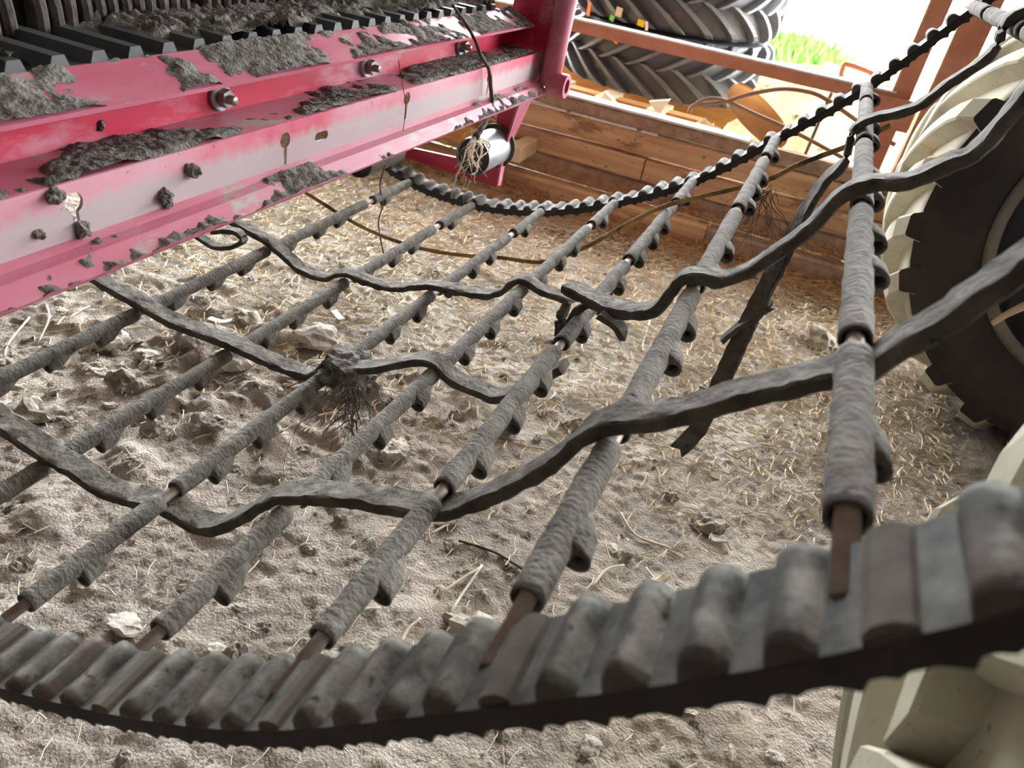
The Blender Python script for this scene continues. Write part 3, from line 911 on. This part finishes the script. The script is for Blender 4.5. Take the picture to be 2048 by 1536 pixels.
# dried mud lying on the frame: real relief with a ragged outline
def mud(name, corner_a, corner_b, y0, y1, thr, hgt, label, seed, nu=18, step=0.006, fs=(9, 30), bias=None):
    a, b = np.array(corner_a, float), np.array(corner_b, float)
    d = b - a
    L = np.linalg.norm(d)
    nrm = np.array([-d[1], d[0]]) / L
    if nrm[1] < 0:
        nrm = -nrm
    ny = int((y1 - y0) / step)
    V, F, Hh = [], [], []
    for j in range(ny + 1):
        y = y0 + (y1 - y0) * j / ny
        for i in range(nu + 1):
            t = i / nu
            q = a + d * t
            h = fbm(q[0] * fs[0] + seed, y * fs[0], q[1] * fs[0], 3) + 0.45 * fbm(q[0] * fs[1], y * fs[1] + seed, q[1] * fs[1], 3) - thr
            if bias:
                h += bias(t, (y - y0) / (y1 - y0))
            h = min(1.0, h * 2.2)
            if h > 0:
                h = h ** .6 * (0.75 + 0.6 * noise.noise(Vector((q[0] * 160, y * 160, seed))))
            Hh.append(h)
            hh = max(h, -0.05) * hgt
            V.append((q[0] + nrm[0] * hh, y, q[1] + nrm[1] * hh))
    for j in range(ny):
        for i in range(nu):
            ids = (j * (nu + 1) + i, j * (nu + 1) + i + 1, (j + 1) * (nu + 1) + i + 1, (j + 1) * (nu + 1) + i)
            if max(Hh[q] for q in ids) > 0.0:
                F.append(ids)
    used = sorted({i for f in F for i in f})
    re = {u: n for n, u in enumerate(used)}
    if not F:
        return None
    o = mobj(name, ([V[u] for u in used], [tuple(re[i] for i in f) for f in F]), M['mud'], None, True)
    return tag(o, label, 'mud', kind='stuff')


mud('dried_mud', (C3[0] - .001, C3[1] + .001), (C4[0] - .003, C4[1] + .0005), 0.2, 1.85, -0.24, 0.0065, 'grey crumbs of dried mud along the ledge of the red frame', 3.0, nu=22, step=0.004, fs=(7, 40), bias=lambda t, v: 0.45 * (t - .6) - max(0, t - .93) * 6)
mud('dried_mud', (C1[0], C1[1] + .001), (C2[0], C2[1] + .0005), 0.2, 1.84, 0.10, 0.007, 'thin patches of dried mud on the top flange of the red frame', 12.0, nu=20, step=0.004, fs=(7, 34), bias=lambda t, v: 0.35 * v)
mud('dried_mud', (C5[0] + .008, C5[1] - .004), C6b, 0.2, 1.82, -0.02, 0.009, 'lumpy dried mud along the lower lip of the red frame', 25.0, nu=18, step=0.004, fs=(7, 36), bias=lambda t, v: 0.5 * (t - .5))
mud('dried_mud', (-0.905, 0.752), (-0.768, 0.750), 0.3, 1.80, -0.22, 0.022, 'dry soil heaped on the toothed belt against the rubber fingers', 31.0, nu=20, step=0.006, fs=(6, 24), bias=lambda t, v: -0.40 * t + 0.4 * v)

# ------------------------------------------------------------------ clods
def clod_mesh(seed, m_):
    b = bmesh.new()
    bmesh.ops.create_icosphere(b, subdivisions=3, radius=1.0)
    for v in b.verts:
        d = v.co.normalized()
        r = 1 + 0.5 * noise.noise(d * 1.3 + Vector((seed * 5.1, 0, 0))) + 0.30 * noise.noise(d * 2.9 + Vector((seed, 3, 0))) + 0.16 * noise.noise(d * 7 + Vector((seed, 9, 0)))
        v.co = d * r
        v.co.z *= 0.72
    me = bpy.data.meshes.new('clod')
    b.to_mesh(me)
    b.free()
    me.materials.append(m_)
    return me


CL = [clod_mesh(i, M['clod'] if i % 3 else M['pale_clod']) for i in range(9)]
CLM = [clod_mesh(20 + i, M['mud']) for i in range(3)]
def floor_spot(px, py):
    p = at(px, py, z=0.0)
    return p[0], p[1], floor_h(p[0], p[1])

BIG = [(640, 690, .050, 'large pale clod on the floor beside the root clump', 0), (455, 735, .042, 'rounded clod under the second rod below the red rail', 3), (380, 700, .045, 'broad flat clod in the rough patch under the rods', 1),
       (215, 690, .036, 'angular clod under the first rod near the red rail', 6), (255, 770, .034, 'dark clod at the left under the first two rods', 2), (500, 640, .030, 'whitish clod beside the mud-caked strap', 0),
       (940, 1265, .034, 'crumbly straw-bound clod just behind the lower cleated belt', 3), (1010, 870, .022, 'small round clod between the fifth and sixth rods', 4), (1150, 855, .016, 'small dark clod above the long strap', 5),
       (1420, 1050, .024, 'dark broken clod on the bare floor between the last two rods', 5), (1340, 990, .016, 'small dark pebble of soil near the last two rods', 7), (1640, 690, .048, 'pale lump on the floor behind the last thick rod', 3),
       (60, 830, .030, 'clod at the left edge above the long strap', 4), (790, 910, .028, 'pale clod under the fourth rod', 6), (650, 790, .045, 'dark clod in the shade of the root clump', 2), (310, 860, .026, 'pitted clod between the second and third rods', 1)]
for (px, py, r, lb, i) in BIG:
    x, y, z = floor_spot(px, py)
    o = put('soil_clod', CL[i], None, (x, y, z + r * .25), (random.uniform(-.4, .4), random.uniform(-.4, .4), random.uniform(0, 6.28)), (r * random.uniform(.9, 1.3), r * random.uniform(.8, 1.1), r * random.uniform(.85, 1.15)))
    tag(o, lb, 'clod')
n = 0
while n < 230:
    if random.random() < .55:
        px, py = random.gauss(480, 300), random.gauss(760, 150)
    else:
        px, py = random.uniform(0, 1900), random.uniform(430, 1536)
    if not (0 < px < 2040 and 400 < py < 1536):
        continue
    x, y, z = floor_spot(px, py)
    if y > 2.66 or x > 0.3 and y > 1.6:
        continue
    r = min(0.026, 0.004 + abs(random.gauss(0, .007)))
    o = put('soil_clod', CL[random.randrange(9)], None, (x, y, z + r * .2), (random.uniform(-.5, .5), random.uniform(-.5, .5), random.uniform(0, 6.28)), (r * random.uniform(.8, 1.4), r, r * random.uniform(.6, 1.0)))
    tag(o, 'small loose clod of dry soil lying on the dirt floor', 'clod', 'small clods on the dirt floor')
    n += 1
# bits of mud stuck to the slotted face
for (px, py, r, lb) in ((380, 340, .011, 'mud crumb high on the worn face, right of the big key-hole'), (328, 392, .010, 'upper lump of the paired mud crumbs on the worn face'), (165, 458, .010, 'mud crumb plugging the foot of the big key-hole'),
                        (335, 408, .007, 'lower lump of the paired mud crumbs on the worn face'), (200, 252, .006, 'single mud crumb on the bright red bolted face'), (108, 392, .011, 'mud crumb at the upper left of the big key-hole'),
                        (305, 455, .009, 'mud crumb above the lower lip under the paired crumbs'), (245, 482, .005, 'small mud crumb on the lower lip'), (385, 452, .008, 'mud crumb at the edge of the lower lip near the strap loop'), (78, 470, .006, 'mud crumb at the far left of the worn face')):
    p = at(px, py, x=-0.660 if py > 300 else -0.745)
    o = put('mud_crumb', CLM[int(px) % 3], None, p, (random.random() * 3, random.random() * 3, random.random() * 3), (r * .8, r, r * 1.2))
    tag(o, lb, 'mud crumb', 'mud crumbs on the red frame')

# ------------------------------------------------------------------ straw and stems
def strands(n, area, ln, wd, m_, name, label, zf, flat=0.22, seed=3):
    r = random.Random(seed)
    V, F = [], []
    for _ in range(n):
        x, y = area(r)
        l = ln * r.uniform(.35, 1.4)
        a = r.uniform(0, math.pi * 2)
        bend = r.uniform(-.45, .45)
        w = wd * r.uniform(.6, 1.5)
        z = zf(x, y) + r.uniform(.001, .008)
        tilt = r.uniform(-flat, flat)
        pts = []
        for k in range(3):
            t = k / 2 - .5
            aa = a + bend * t
            pts.append(Vector((x + math.cos(aa) * l * t, y + math.sin(aa) * l * t, z + .002 + tilt * l * t + 0.1 * l * (0.25 - t * t))))
        s = Vector((-math.sin(a), math.cos(a), r.uniform(-.5, .5))).normalized() * w
        b = len(V)
        for p in pts:
            V += [tuple(p - s), tuple(p + s), tuple(p + Vector((0, 0, w * 1.2)))]
        for k in range(2):
            for q in range(3):
                F.append((b + k * 3 + q, b + k * 3 + (q + 1) % 3, b + k * 3 + 3 + (q + 1) % 3, b + k * 3 + 3 + q))
    o = mobj(name, (V, F), M[m_], None)
    return tag(o, label, 'straw', kind='stuff')


def area_back(r):
    while True:
        x, y = r.uniform(-2.0, 0.6), r.uniform(0.8, 2.7)
        if r.random() < min(1, max(0.03, (y - .9) / 1.1)):
            return x, y


strands(15000, area_back, 0.036, 0.0014, 'straw', 'chopped_straw', 'pale chopped straw thickly littering the back of the floor', floor_h, seed=3)
strands(1900, lambda r: (r.uniform(-1.6, 0.7), r.uniform(0.3, 1.6)), 0.026, 0.0009, 'stem', 'chaff', 'fine bleached chaff scattered over the nearer bare floor', floor_h, seed=4)
strands(4200, lambda r: (r.uniform(-1.5, 0.6), 2.70 - abs(r.gauss(0, .10))), 0.03, 0.0012, 'russet_straw', 'russet_straw', 'rust-brown straw drifted against the foot of the plank wall', lambda x, y: floor_h(x, y) + max(0, (y - 2.5)) * .15, seed=5)
strands(1800, lambda r: (r.uniform(-1.6, 0.6), r.uniform(2.715, 2.79)), 0.022, 0.0011, 'russet_straw', 'russet_straw', 'rust-brown chaff lying on the plank ledge', lambda x, y: 0.086 + (y - 2.715) * .35, seed=6)
STEMS = [((880, 1195), (925, 1165), (960, 1145)), ((900, 1230), (930, 1185), (962, 1140)), ((800, 1300), (815, 1270), (840, 1250)), ((1180, 1185), (1210, 1150), (1245, 1140)), ((1240, 1030), (1270, 1075), (1340, 1100)), ((1290, 1140), (1310, 1170), (1330, 1195)),
         ((915, 1095), (985, 1115), (1045, 1150)), ((1300, 640), (1285, 690), (1284, 705)), ((1160, 710), (1170, 670), (1215, 640)), ((1380, 800), (1420, 760), (1450, 745)), ((750, 560), (790, 540), (800, 500)), ((770, 420), (755, 455), (770, 520)),
         ((60, 640), (20, 690), (10, 720)), ((95, 620), (100, 650), (75, 690)), ((140, 650), (165, 625), (180, 615)), ((700, 700), (640, 690), (620, 670)), ((1060, 830), (1100, 800), (1110, 790)), ((855, 1080), (905, 1050), (915, 1010)), ((1100, 1000), (1150, 980), (1200, 985)), ((700, 1260), (720, 1235), (760, 1230))]
STEM_LABELS = ['bent dry stem just behind the lower belt, flatter arm of a crossed pair', 'dry stem just behind the lower belt, steeper arm of a crossed pair', 'short stem close behind the lower belt, left of the straw-bound clod',
               'curved stem beside the ear at the near end of the sixth rod', 'long curved stem on bare floor right of the sixth rod', 'short stem below the long curved one, right of the sixth rod',
               'dark straight dry stem on the floor between two rods', 'upright pale stem under the square-cut strap', 'long bowed stem between the fifth and sixth rods', 'stem beside the lower tip of the dangling strap',
               'pale bent stem between the second and third rods near the frayed strap', 'pale bent stem among straw beside the hanging root near the idler', 'whitish bent stem at the left edge under the red rail', 'whitish stem under the red rail, second from the left edge',
               'slanting stem on the floor between the rail and the first rod', 'stem lying behind the root clump', 'stem on the floor between the fifth rod and the long strap', 'bent stem above the dark straight stem', 'pale stem under the rising part of the long strap', 'stem between the third and fourth rods above the lower belt']
for st in STEMS:
    P = [floor_spot(*q) for q in st]
    P = catmull([(p[0], p[1], p[2] + .006) for p in P], 4)
    o = mobj('dry_stem', tube(P, 0.0024, 6), M['stem'] if st[0][0] != 915 else M['root'], None, True)
    tag(o, STEM_LABELS[STEMS.index(st)], 'stem', 'dry stems on the dirt floor')

# scraps on the floor
def scrap(name, px, py, w, l, m_, label, rz, cat='scrap', curl=.3, z=None):
    x, y, zz = floor_spot(px, py)
    V, F = grid(-w / 2, w / 2, -l / 2, l / 2, 5, 5, lambda a, b: 0.0)
    V = [(a, b, 0.004 + curl * (a * a + .5 * b * b) / max(w, l) + 0.002 * noise.noise(Vector((a * 90, b * 90, px)))) for a, b, _ in V]
    o = put(name, new_mesh(name, V, F, M[m_], True), None, (x, y, zz + .008), (random.uniform(-.15, .15), random.uniform(-.15, .15), rz))
    md = o.modifiers.new('thick', 'SOLIDIFY'); md.thickness = 0.0012
    return tag(o, label, cat)


scrap('husk', 1435, 1082, .030, .022, 'pale_clod', 'whitish papery scrap on the bare floor between the last two rods', .4)
scrap('leaf', 1310, 1180, .034, .016, 'straw', 'brown curled leaf on the floor beside the sixth rod', .9, 'leaf', 1.2)
scrap('pink_scrap', 1043, 676, .014, .010, 'pink', 'tiny pink plastic scrap on the straw', .3)
scrap('husk', 440, 650, .055, .020, 'paper', 'flat pale husk beside the mud-caked strap', .2)
scrap('husk', 675, 645, .045, .018, 'paper', 'flat pale husk near the third rod', -.5)
scrap('husk', 410, 705, .075, .026, 'pale_clod', 'long curved husk shell under the second rod', -.3, curl=1.6)

# ------------------------------------------------------------------ roots caught on the web and the frame
rc = empty('root_clump', at(690, 742, y=0.842), 'dark clump of soil and hairy roots caught on the third rod', 'root clump')
c0 = Vector(rc.location)
bmx = bmesh.new()
bmesh.ops.create_icosphere(bmx, subdivisions=4, radius=1.0)
for v in bmx.verts:
    d = v.co.normalized()
    r = 1 + .5 * fbm(d.x * 1.5, d.y * 1.5, d.z * 1.5 + 4, 4)
    v.co = Vector((d.x * .040 * r, d.y * .045 * r, d.z * .026 * r + 0.004))
me = bpy.data.meshes.new('soil_lump')
bmx.to_mesh(me); bmx.free()
me.materials.append(M['mud'])
put('soil_lump', me, rc)


def hairs(n, org, spread, ln, r0, seed, down=1.0, drift=(0, 0, 0)):
    r = random.Random(seed)
    parts = []
    for _ in range(n):
        p = Vector(org) + Vector((r.gauss(0, spread[0]), r.gauss(0, spread[1]), r.gauss(0, spread[2])))
        d = Vector((r.uniform(-1, 1), r.uniform(-1, 1), -down * r.uniform(.4, 1.2))).normalized()
        l = ln * r.uniform(.3, 1.3)
        P = [p.copy()]
        for k in range(6):
            d = (d + Vector((r.uniform(-.5, .5), r.uniform(-.5, .5), r.uniform(-.35, .15) * down)) + Vector(drift)).normalized()
            p = p + d * l / 6
            P.append(p.copy())
        parts.append(tube(P, [r0 * (1 - .12 * k) for k in range(7)], 4, False))
    return join(*parts)


tag(mobj('hair_roots', hairs(70, c0, (.022, .03, .012), .06, .0006, 4, .2), M['root'], rc), kind='stuff')
tag(mobj('hanging_roots', hairs(46, c0 + Vector((.012, .0, -.02)), (.012, .016, .01), .17, .0007, 5, 1.4), M['root'], rc), kind='stuff')
tag(mobj('hanging_soil', hairs(40, c0 + Vector((.014, .0, -.05)), (.007, .009, .03), .06, .0022, 9, 1.2), M['mud'], rc), kind='stuff')
rh = empty('root_tuft', at(1535, 385, y=1.40), 'wispy tuft of roots hanging under the sixth rod', 'root tuft')
tag(mobj('hair_roots', hairs(30, Vector(rh.location), (.01, .02, .01), .15, .0007, 15, 1.6, (-.03, 0, 0)), M['root'], rh), kind='stuff')

tw = empty('dried_plant', at(935, 50, y=1.62), 'dead plant stem with bare roots hanging over the end of the red frame', 'plant')
P = [at(a, b, x=xx) for a, b, xx in ((905, 10, -.70), (930, 45, -.68), (950, 80, -.660), (962, 110, -.652), (978, 140, -.648), (982, 180, -.645), (984, 205, -.642), (975, 235, -.630), (962, 258, -.625), (950, 275, -.625))]
mobj('stem', tube(catmull(P, 6), list(np.interp(np.linspace(0, 1, 55), [0, .5, .85, 1], [.0028, .0042, .0060, .0085])), 8, True, lambda i, k: 1 + .12 * math.sin(i * 1.7 + k)), M['root'], tw, True)
e0 = Vector(P[-1])
rr = random.Random(8)
for pts in (((950, 275), (930, 300), (915, 345), (908, 395)), ((952, 275), (950, 310), (945, 345), (940, 352)), ((955, 275), (965, 290), (975, 295), (982, 292)), ((945, 272), (938, 290), (928, 320), (935, 345)), ((960, 262), (966, 285), (968, 305), (966, 312)), ((950, 270), (958, 300), (955, 340), (950, 365))):
    Q = catmull([tuple(e0)] + [tuple(Vector(at(a, b, x=-.625)) + Vector((rr.uniform(-.004, .004), rr.uniform(-.02, .02), 0))) for a, b in pts[1:]], 7)
    Q = [q + np.array([rr.gauss(0, .0012), rr.gauss(0, .0012), rr.gauss(0, .0012)]) for q in Q]
    mobj('root', tube(Q, list(np.linspace(.0030, .0010, len(Q))), 6), M['stem'], tw, True)
tag(mobj('root_hairs', hairs(40, e0 + Vector((0, 0, -.03)), (.006, .012, .02), .05, .0006, 31, 1.2), M['stem'], tw), kind='stuff')
for (pts, lb) in (((( 797, 120), (805, 170), (812, 215), (806, 270), (815, 300)), 'hair-thin dry root hanging down the front of the red frame'),
                  (((770, 330), (760, 370), (765, 410), (757, 450), (770, 520)), 'thin twisted root hanging beside the far idler stub')):
    P = [at(a, b, x=-.652 if i == 0 or lb.startswith('hair') else -.95) for i, (a, b) in enumerate(pts)]
    if not lb.startswith('hair'):
        P = [at(a, b, y=1.62) for a, b in pts]
    o = mobj('root_strand', tube(catmull(P, 5), .0007 if lb.startswith('hair') else .0022, 5), M['root'], None, True)
    tag(o, lb, 'root')

# ------------------------------------------------------------------ wheels and spare tyres
def crown(v, Rc, half):
    """Carcass radius at axial position v."""
    t = abs(v) / half
    return Rc - 0.10 * half * t ** 2.2


def tyre(root, Rc, Rt, half, Rrim, nl, carcass_m, lug_m, axis, sweep, hw, carcass_name='carcass', side_m=None):
    """Carcass by revolution plus separate tread lugs, curved bars staggered left and right of the centre line."""
    prof = []
    for v in np.linspace(-half, half, 15):
        prof.append((crown(v, Rc, half), v))
    bulge = [(Rc - .12 * half - .02, half * 1.0), (Rc - .30 * (Rc - Rrim), half * 1.06), (Rc - .62 * (Rc - Rrim), half * 1.03), (Rrim + .02, half * .86), (Rrim, half * .78)]
    pr = [(r, -v) for r, v in reversed(bulge)] + prof + bulge
    c = put(carcass_name, new_mesh(carcass_name, *lathe(pr, axis, 72), carcass_m, True), root)
    if side_m:
        c.data.materials.append(side_m)
        n_p = len(pr)
        for i, p in enumerate(c.data.polygons):
            q = i % (n_p - 1)
            if q < 5 or q > n_p - 7:
                p.material_index = 1
    def lug(side):
        V, F = [], []
        n = 8
        for i in range(n + 1):
            s = i / n
            v = side * (-0.06 + 1.07 * s) * half
            th = sweep * (s ** 0.85)
            w = hw * (0.85 + .35 * s)
            rc_ = crown(v, Rc, half) if abs(v) < half else Rc - .10 * half - 0.03 * (abs(v) / half - 1) * 8
            top = Rt - 0.014 * (abs(v) / half) ** 3 - 0.020 * max(0.0, (abs(v) / half - .78) / .22) ** 2
            for (dw, r) in ((-w * 1.35, rc_ - .012), (-w * .95, top - .004), (-w * .75, top), (w * .75, top), (w * .95, top - .004), (w * 1.35, rc_ - .012)):
                a = th + dw / Rc
                cc, ss = r * math.cos(a), r * math.sin(a)
                V.append({'y': (cc, v, ss), 'z': (cc, ss, v)}[axis])
        # shoulder end runs down the sidewall
        base = len(V) - 6
        for k in range(6):
            x = V[base + k]
            vv = side * half * 0.985
            f = (Rc - .085) / math.hypot(x[0], x[2] if axis == 'y' else x[1])
            V.append((x[0] * f, vv, x[2] * f) if axis == 'y' else (x[0] * f, x[1] * f, vv))
        for i in range(n + 1):
            for k in range(5):
                F.append((i * 6 + k, i * 6 + k + 1, (i + 1) * 6 + k + 1, (i + 1) * 6 + k))
        F += [tuple(range(5, -1, -1)), tuple((n + 1) * 6 + k for k in range(6))]
        me_ = new_mesh('lug', V, F, lug_m, False)
        if side_m:
            me_.materials.append(side_m)
            for q in range(n * 5, n * 5 + 5):
                me_.polygons[q].material_index = 1
        return me_
    for sd in (-1, 1):
        me = lug(sd)
        for k in range(nl):
            a = 2 * math.pi * (k + (0.5 if sd > 0 else 0)) / nl
            rot = (0, -a, 0) if axis == 'y' else (0, 0, a)
            put('lug', me, root, (0, 0, 0), rot)


def wheel(name, loc, label, spin=0.0):
    w = empty(name, loc, label, 'wheel', 'machine wheels', rot=(0, spin, 0))
    tyre(w, 0.525, 0.562, 0.205, 0.34, 24, M['cream'], M['cream'], 'y', -0.34, 0.024, side_m=M['sidewall'])
    t = put('rim', new_mesh('rim', *lathe([(.345, -.165), (.352, -.172), (.335, -.175), (.325, -.16), (.315, -.12), (.30, -.09), (.13, -.07), (.0, -.07)], 'y', 56), M['rim'], True), w)
    put('rim_flange', new_mesh('rim_flange', *lathe([(.352, -.158), (.356, -.176), (.340, -.182), (.328, -.170)], 'y', 64), M['rim_edge'], True), t)
    put('hub', new_mesh('hub', *lathe([(.10, -.07), (.10, -.14), (.08, -.16), (0, -.16)], 'y', 32), M['rim'], True), t)
    for k in range(8):
        a = 2 * math.pi * k / 8
        put('wheel_nut', new_mesh('wheel_nut', *lathe([(.013, -.07), (.013, -.10), (0, -.104)], 'y', 6), M['zinc'], False), t, (.155 * math.cos(a), 0, .155 * math.sin(a)))
    return w


wheel('machine_wheel', (0.80, 2.095, 0.562), 'clay-coated machine wheel with dark sidewall standing behind the last rods', 0.05)
wheel('machine_wheel', (0.74, 0.385, 0.562), 'clay-coated machine wheel below the lower cleated belt, mostly its tread lugs showing', 0.16)

def spare(loc, label, spin):
    w = empty('spare_tyre', loc, label, 'tyre', 'spare tyres stacked on timbers', rot=(0, 0, spin))
    tyre(w, 0.455, 0.495, 0.125, 0.26, 23, M['tyre'], M['tyre_lug'], 'z', 0.42, 0.0165)
    return w


spare((-0.745, 3.80, 0.335 + .13), 'lower black lug tyre lying flat on orange timbers behind the plank wall', 0.1)
spare((-0.765, 3.82, 0.335 + .395), 'upper black lug tyre lying flat on top of the lower tyre', 0.25)

# stickers on the spare tyres
for (px, py, w, l, m_, lb, r) in ((1178, 18, .022, .055, 'orange', 'upright orange tape tab on the upper spare tyre', .3), (1232, 78, .030, .030, 'orange', 'orange tape tab peeking under the steel beam', .8), (1224, 36, .022, .022, 'green', 'green tape tab on the upper spare tyre', .4),
                                  (1238, 24, .030, .036, 'beige', 'beige tape tab beside the green one', .2), (1282, 46, .030, .026, 'yellow', 'yellow tape tab on the upper spare tyre', .2), (1293, 52, .012, .034, 'paper', 'white tape strip below the yellow tab', -.3)):
    p0 = np.array(at(px, py, y=3.34)); 
    # place on the tyre's near surface
    r_ = _ray((px, py)); 
    best = None
    for t in np.linspace(3.0, 4.0, 400):
        q = at(px, py, y=t)
        d = math.hypot(q[0] + .765, q[1] - 3.82)
        if d < 0.500:
            best = q
            break
    if best is None:
        best = tuple(p0)
    nx, ny_ = best[0] + .765, best[1] - 3.82
    V, F = box((-w / 2, -.0015, -l / 2), (w / 2, .0015, l / 2))
    o = put('tape_tab', new_mesh('tape_tab', V, F, M[m_]), None, best, (0.15, r * .6, math.atan2(ny_, nx) + math.pi / 2))
    tag(o, lb, 'tape')

# timbers under the tyres
def timber(name, a, b, m_, label, parent=None, end=None):
    V, F = box(a, b)
    o = mobj(name, (V, F), M[m_], parent)
    md = o.modifiers.new('edge', 'BEVEL'); md.width = 0.003; md.segments = 2
    return tag(o, label, 'timber') if label else o


timber('timber', (-1.55, 3.14, 0.275), (-0.40, 3.215, 0.345), 'timber', 'long orange timber bearer just behind the plank wall')
timber('timber', (-1.55, 3.95, 0.0), (-0.2, 4.03, 0.335), 'timber', 'rear timber bearer under the spare tyres')
for i, (xc, lb) in enumerate(((-1.02, 'pale timber block nearest the red bracket'), (-0.80, 'middle pale timber block on the orange bearer'), (-0.58, 'pale timber block nearest the bag'))):
    timber('timber_block', (xc - .045, 3.08, 0.300), (xc + .03, 3.28, 0.350), 'pale_timber', lb)
timber('timber', (-1.45, 3.14, 0.0), (-1.35, 3.215, 0.275), 'timber', 'left prop post under the orange bearer')
timber('timber', (-0.55, 3.14, 0.0), (-0.45, 3.215, 0.275), 'timber', 'right prop post under the orange bearer')
timber('timber', (-1.45, 2.63, 0.155), (-0.995, 2.70, 0.205), 'timber', 'orange timber end poking out behind the red bracket')
timber('timber_block', (-1.00, 2.60, 0.150), (-0.945, 2.78, 0.207), 'pale_timber', 'pale timber block standing on the plank ledge')
# torn paper behind the wall
for (pts, lb) in ((((1195, 208), (1210, 184), (1242, 218)), 'torn white paper leaning behind the plank wall'), (((1298, 203), (1340, 200), (1316, 232)), 'small white paper scrap on the orange bearer')):
    P = [Vector(at(a, b, y=3.07)) for a, b in pts]
    V = [tuple(p) for p in P] + [tuple(p + Vector((0, .02, 0.002))) for p in P]
    o = mobj('paper_scrap', (V, [(0, 1, 2), (5, 4, 3), (0, 3, 4, 1), (1, 4, 5, 2), (2, 5, 3, 0)]), M['paper'], None)
    tag(o, lb, 'paper')

# bag, sheet and mound in the corner
def blob(name, c, s, seed, m_, label, cat, amp=.16, sub=5, fs=2.0):
    b = bmesh.new()
    bmesh.ops.create_icosphere(b, subdivisions=sub, radius=1.0)
    for v in b.verts:
        d = v.co.normalized()
        r = 1 + amp * fbm(d.x * fs + seed, d.y * fs, d.z * fs, 4) + amp * .35 * noise.noise(Vector((d.x * 7 + seed, d.y * 7, d.z * 7)))
        v.co = Vector((d.x * s[0] * r, d.y * s[1] * r, max(d.z * s[2] * r, -c[2] * .98)))
    me = bpy.data.meshes.new(name)
    b.to_mesh(me); b.free()
    me.materials.append(M[m_]); me.shade_smooth()
    return tag(put(name, me, None, c), label, cat)


blob('woven_bag', (0.03, 3.28, 0.20), (0.37, 0.28, 0.40), 2.0, 'bag', 'dirty cream woven bag slumped behind the plank wall', 'bag', .22)
blob('woven_bag', (-0.36, 3.07, 0.20), (0.11, 0.10, 0.16), 9.0, 'bag', 'smaller cream bag corner beside the orange bearer', 'bag', .25, 4)
blob('soil_mound', (0.22, 4.1, 0.16), (0.42, 0.30, 0.36), 5.0, 'rust_mound', 'rust-brown mound behind the bag at the yard edge', 'mound', .12, 5)
# dished tan sheet leaning on the bag
V, F = [], []
n1, n2 = 14, 10
top, bot = Vector(at(1485, 165, y=3.02)), Vector(at(1545, 300, y=2.94))
lft, rgt = Vector(at(1450, 215, y=2.98)), Vector(at(1562, 255, y=2.98))
for i in range(n1 + 1):
    t = i / n1
    wv = math.sin(math.pi * min(1, max(0, t))) ** .7
    cpt = top.lerp(bot, t)
    half = (rgt - lft) * .5 * wv
    for j in range(n2 + 1):
        u = j / n2 * 2 - 1
        V.append(tuple(cpt + half * u + Vector((0, 0.05 * wv * (1 - u * u) - .0, 0))))
for i in range(n1):
    for j in range(n2):
        a = i * (n2 + 1) + j
        F.append((a, a + 1, a + n2 + 2, a + n2 + 1))
ts = mobj('plastic_sheet', (V, F), M['tan_sheet'], None, True)
md = ts.modifiers.new('thick', 'SOLIDIFY'); md.thickness = .004
tag(ts, 'dished tan plastic sheet leaning against the cream bag', 'sheet')
for (pts, yv, r, m_, lb) in ((((1378, 225), (1385, 212), (1410, 208), (1450, 203), (1500, 188), (1560, 178), (1610, 182), (1650, 197), (1720, 245), (1790, 290)), 2.92, .0075, 'hose', 'long brown hose arching over the cream bag'),
                             (((1392, 206), (1420, 197), (1455, 203), (1510, 228), (1565, 252), (1620, 280), (1690, 318)), 2.915, .0068, 'hose', 'thinner brown hose running down across the tan sheet'),
                             (((1664, 185), (1650, 215), (1625, 275), (1608, 315)), 2.93, .006, 'bar', 'dark steel rod leaning in front of the cream bag')):
    P = [at(a, b, y=yv) for a, b in pts]
    tag(mobj('hose' if m_ == 'hose' else 'steel_rod', tube(catmull(P, 6), r, 10), M[m_], None, True), lb, 'hose' if m_ == 'hose' else 'rod')
P = [at(a, b, y=3.2) for a, b in ((1680, 162), (1688, 132), (1700, 130), (1740, 145), (1770, 160))]
tag(mobj('bent_bar', tube(catmull(P, 5), .009, 8), M['primer'], None, True), 'bent red-brown steel bar rising behind the beam', 'bar')

P = [at(a, b, y=1.86) for a, b in ((1984, 648), (2015, 628), (2060, 606), (2120, 570))]
tag(mobj('wooden_stick', tube(catmull(P, 5), [.006 + .0004 * i for i in range(16)], 9), M['pale_timber'], None, True), 'pale wooden stick lying across the dark wheel rim', 'stick')
# grass in the bright yard
r = random.Random(2)
V, F = [], []
for (gx, gy, sx, sy, cnt) in ((-0.42, 9.3, .55, .5, 1500), (5.4, 26.0, 1.6, 3.0, 700)):
    for _ in range(cnt):
        x, y = r.gauss(gx, sx * .5), r.gauss(gy, sy * .6)
        h = r.uniform(.10, .34) * (1.6 if gy > 20 else 1)
        a = r.uniform(0, 6.28)
        lean = Vector((r.uniform(-.5, .5), r.uniform(-.5, .5), 1)).normalized() * h
        w = Vector((math.cos(a), math.sin(a), 0)) * r.uniform(.008, .02)
        b0 = Vector((x, y, -.05))
        k = len(V)
        V += [tuple(b0 - w), tuple(b0 + w), tuple(b0 + lean * .6 + w * .8), tuple(b0 + lean), tuple(b0 + lean * .6 - w * .8)]
        F.append((k, k + 1, k + 2, k + 3, k + 4))
tag(mobj('grass', (V, F), M['grass'], None), 'bright green grass growing in the sunlit yard', 'grass', kind='stuff')
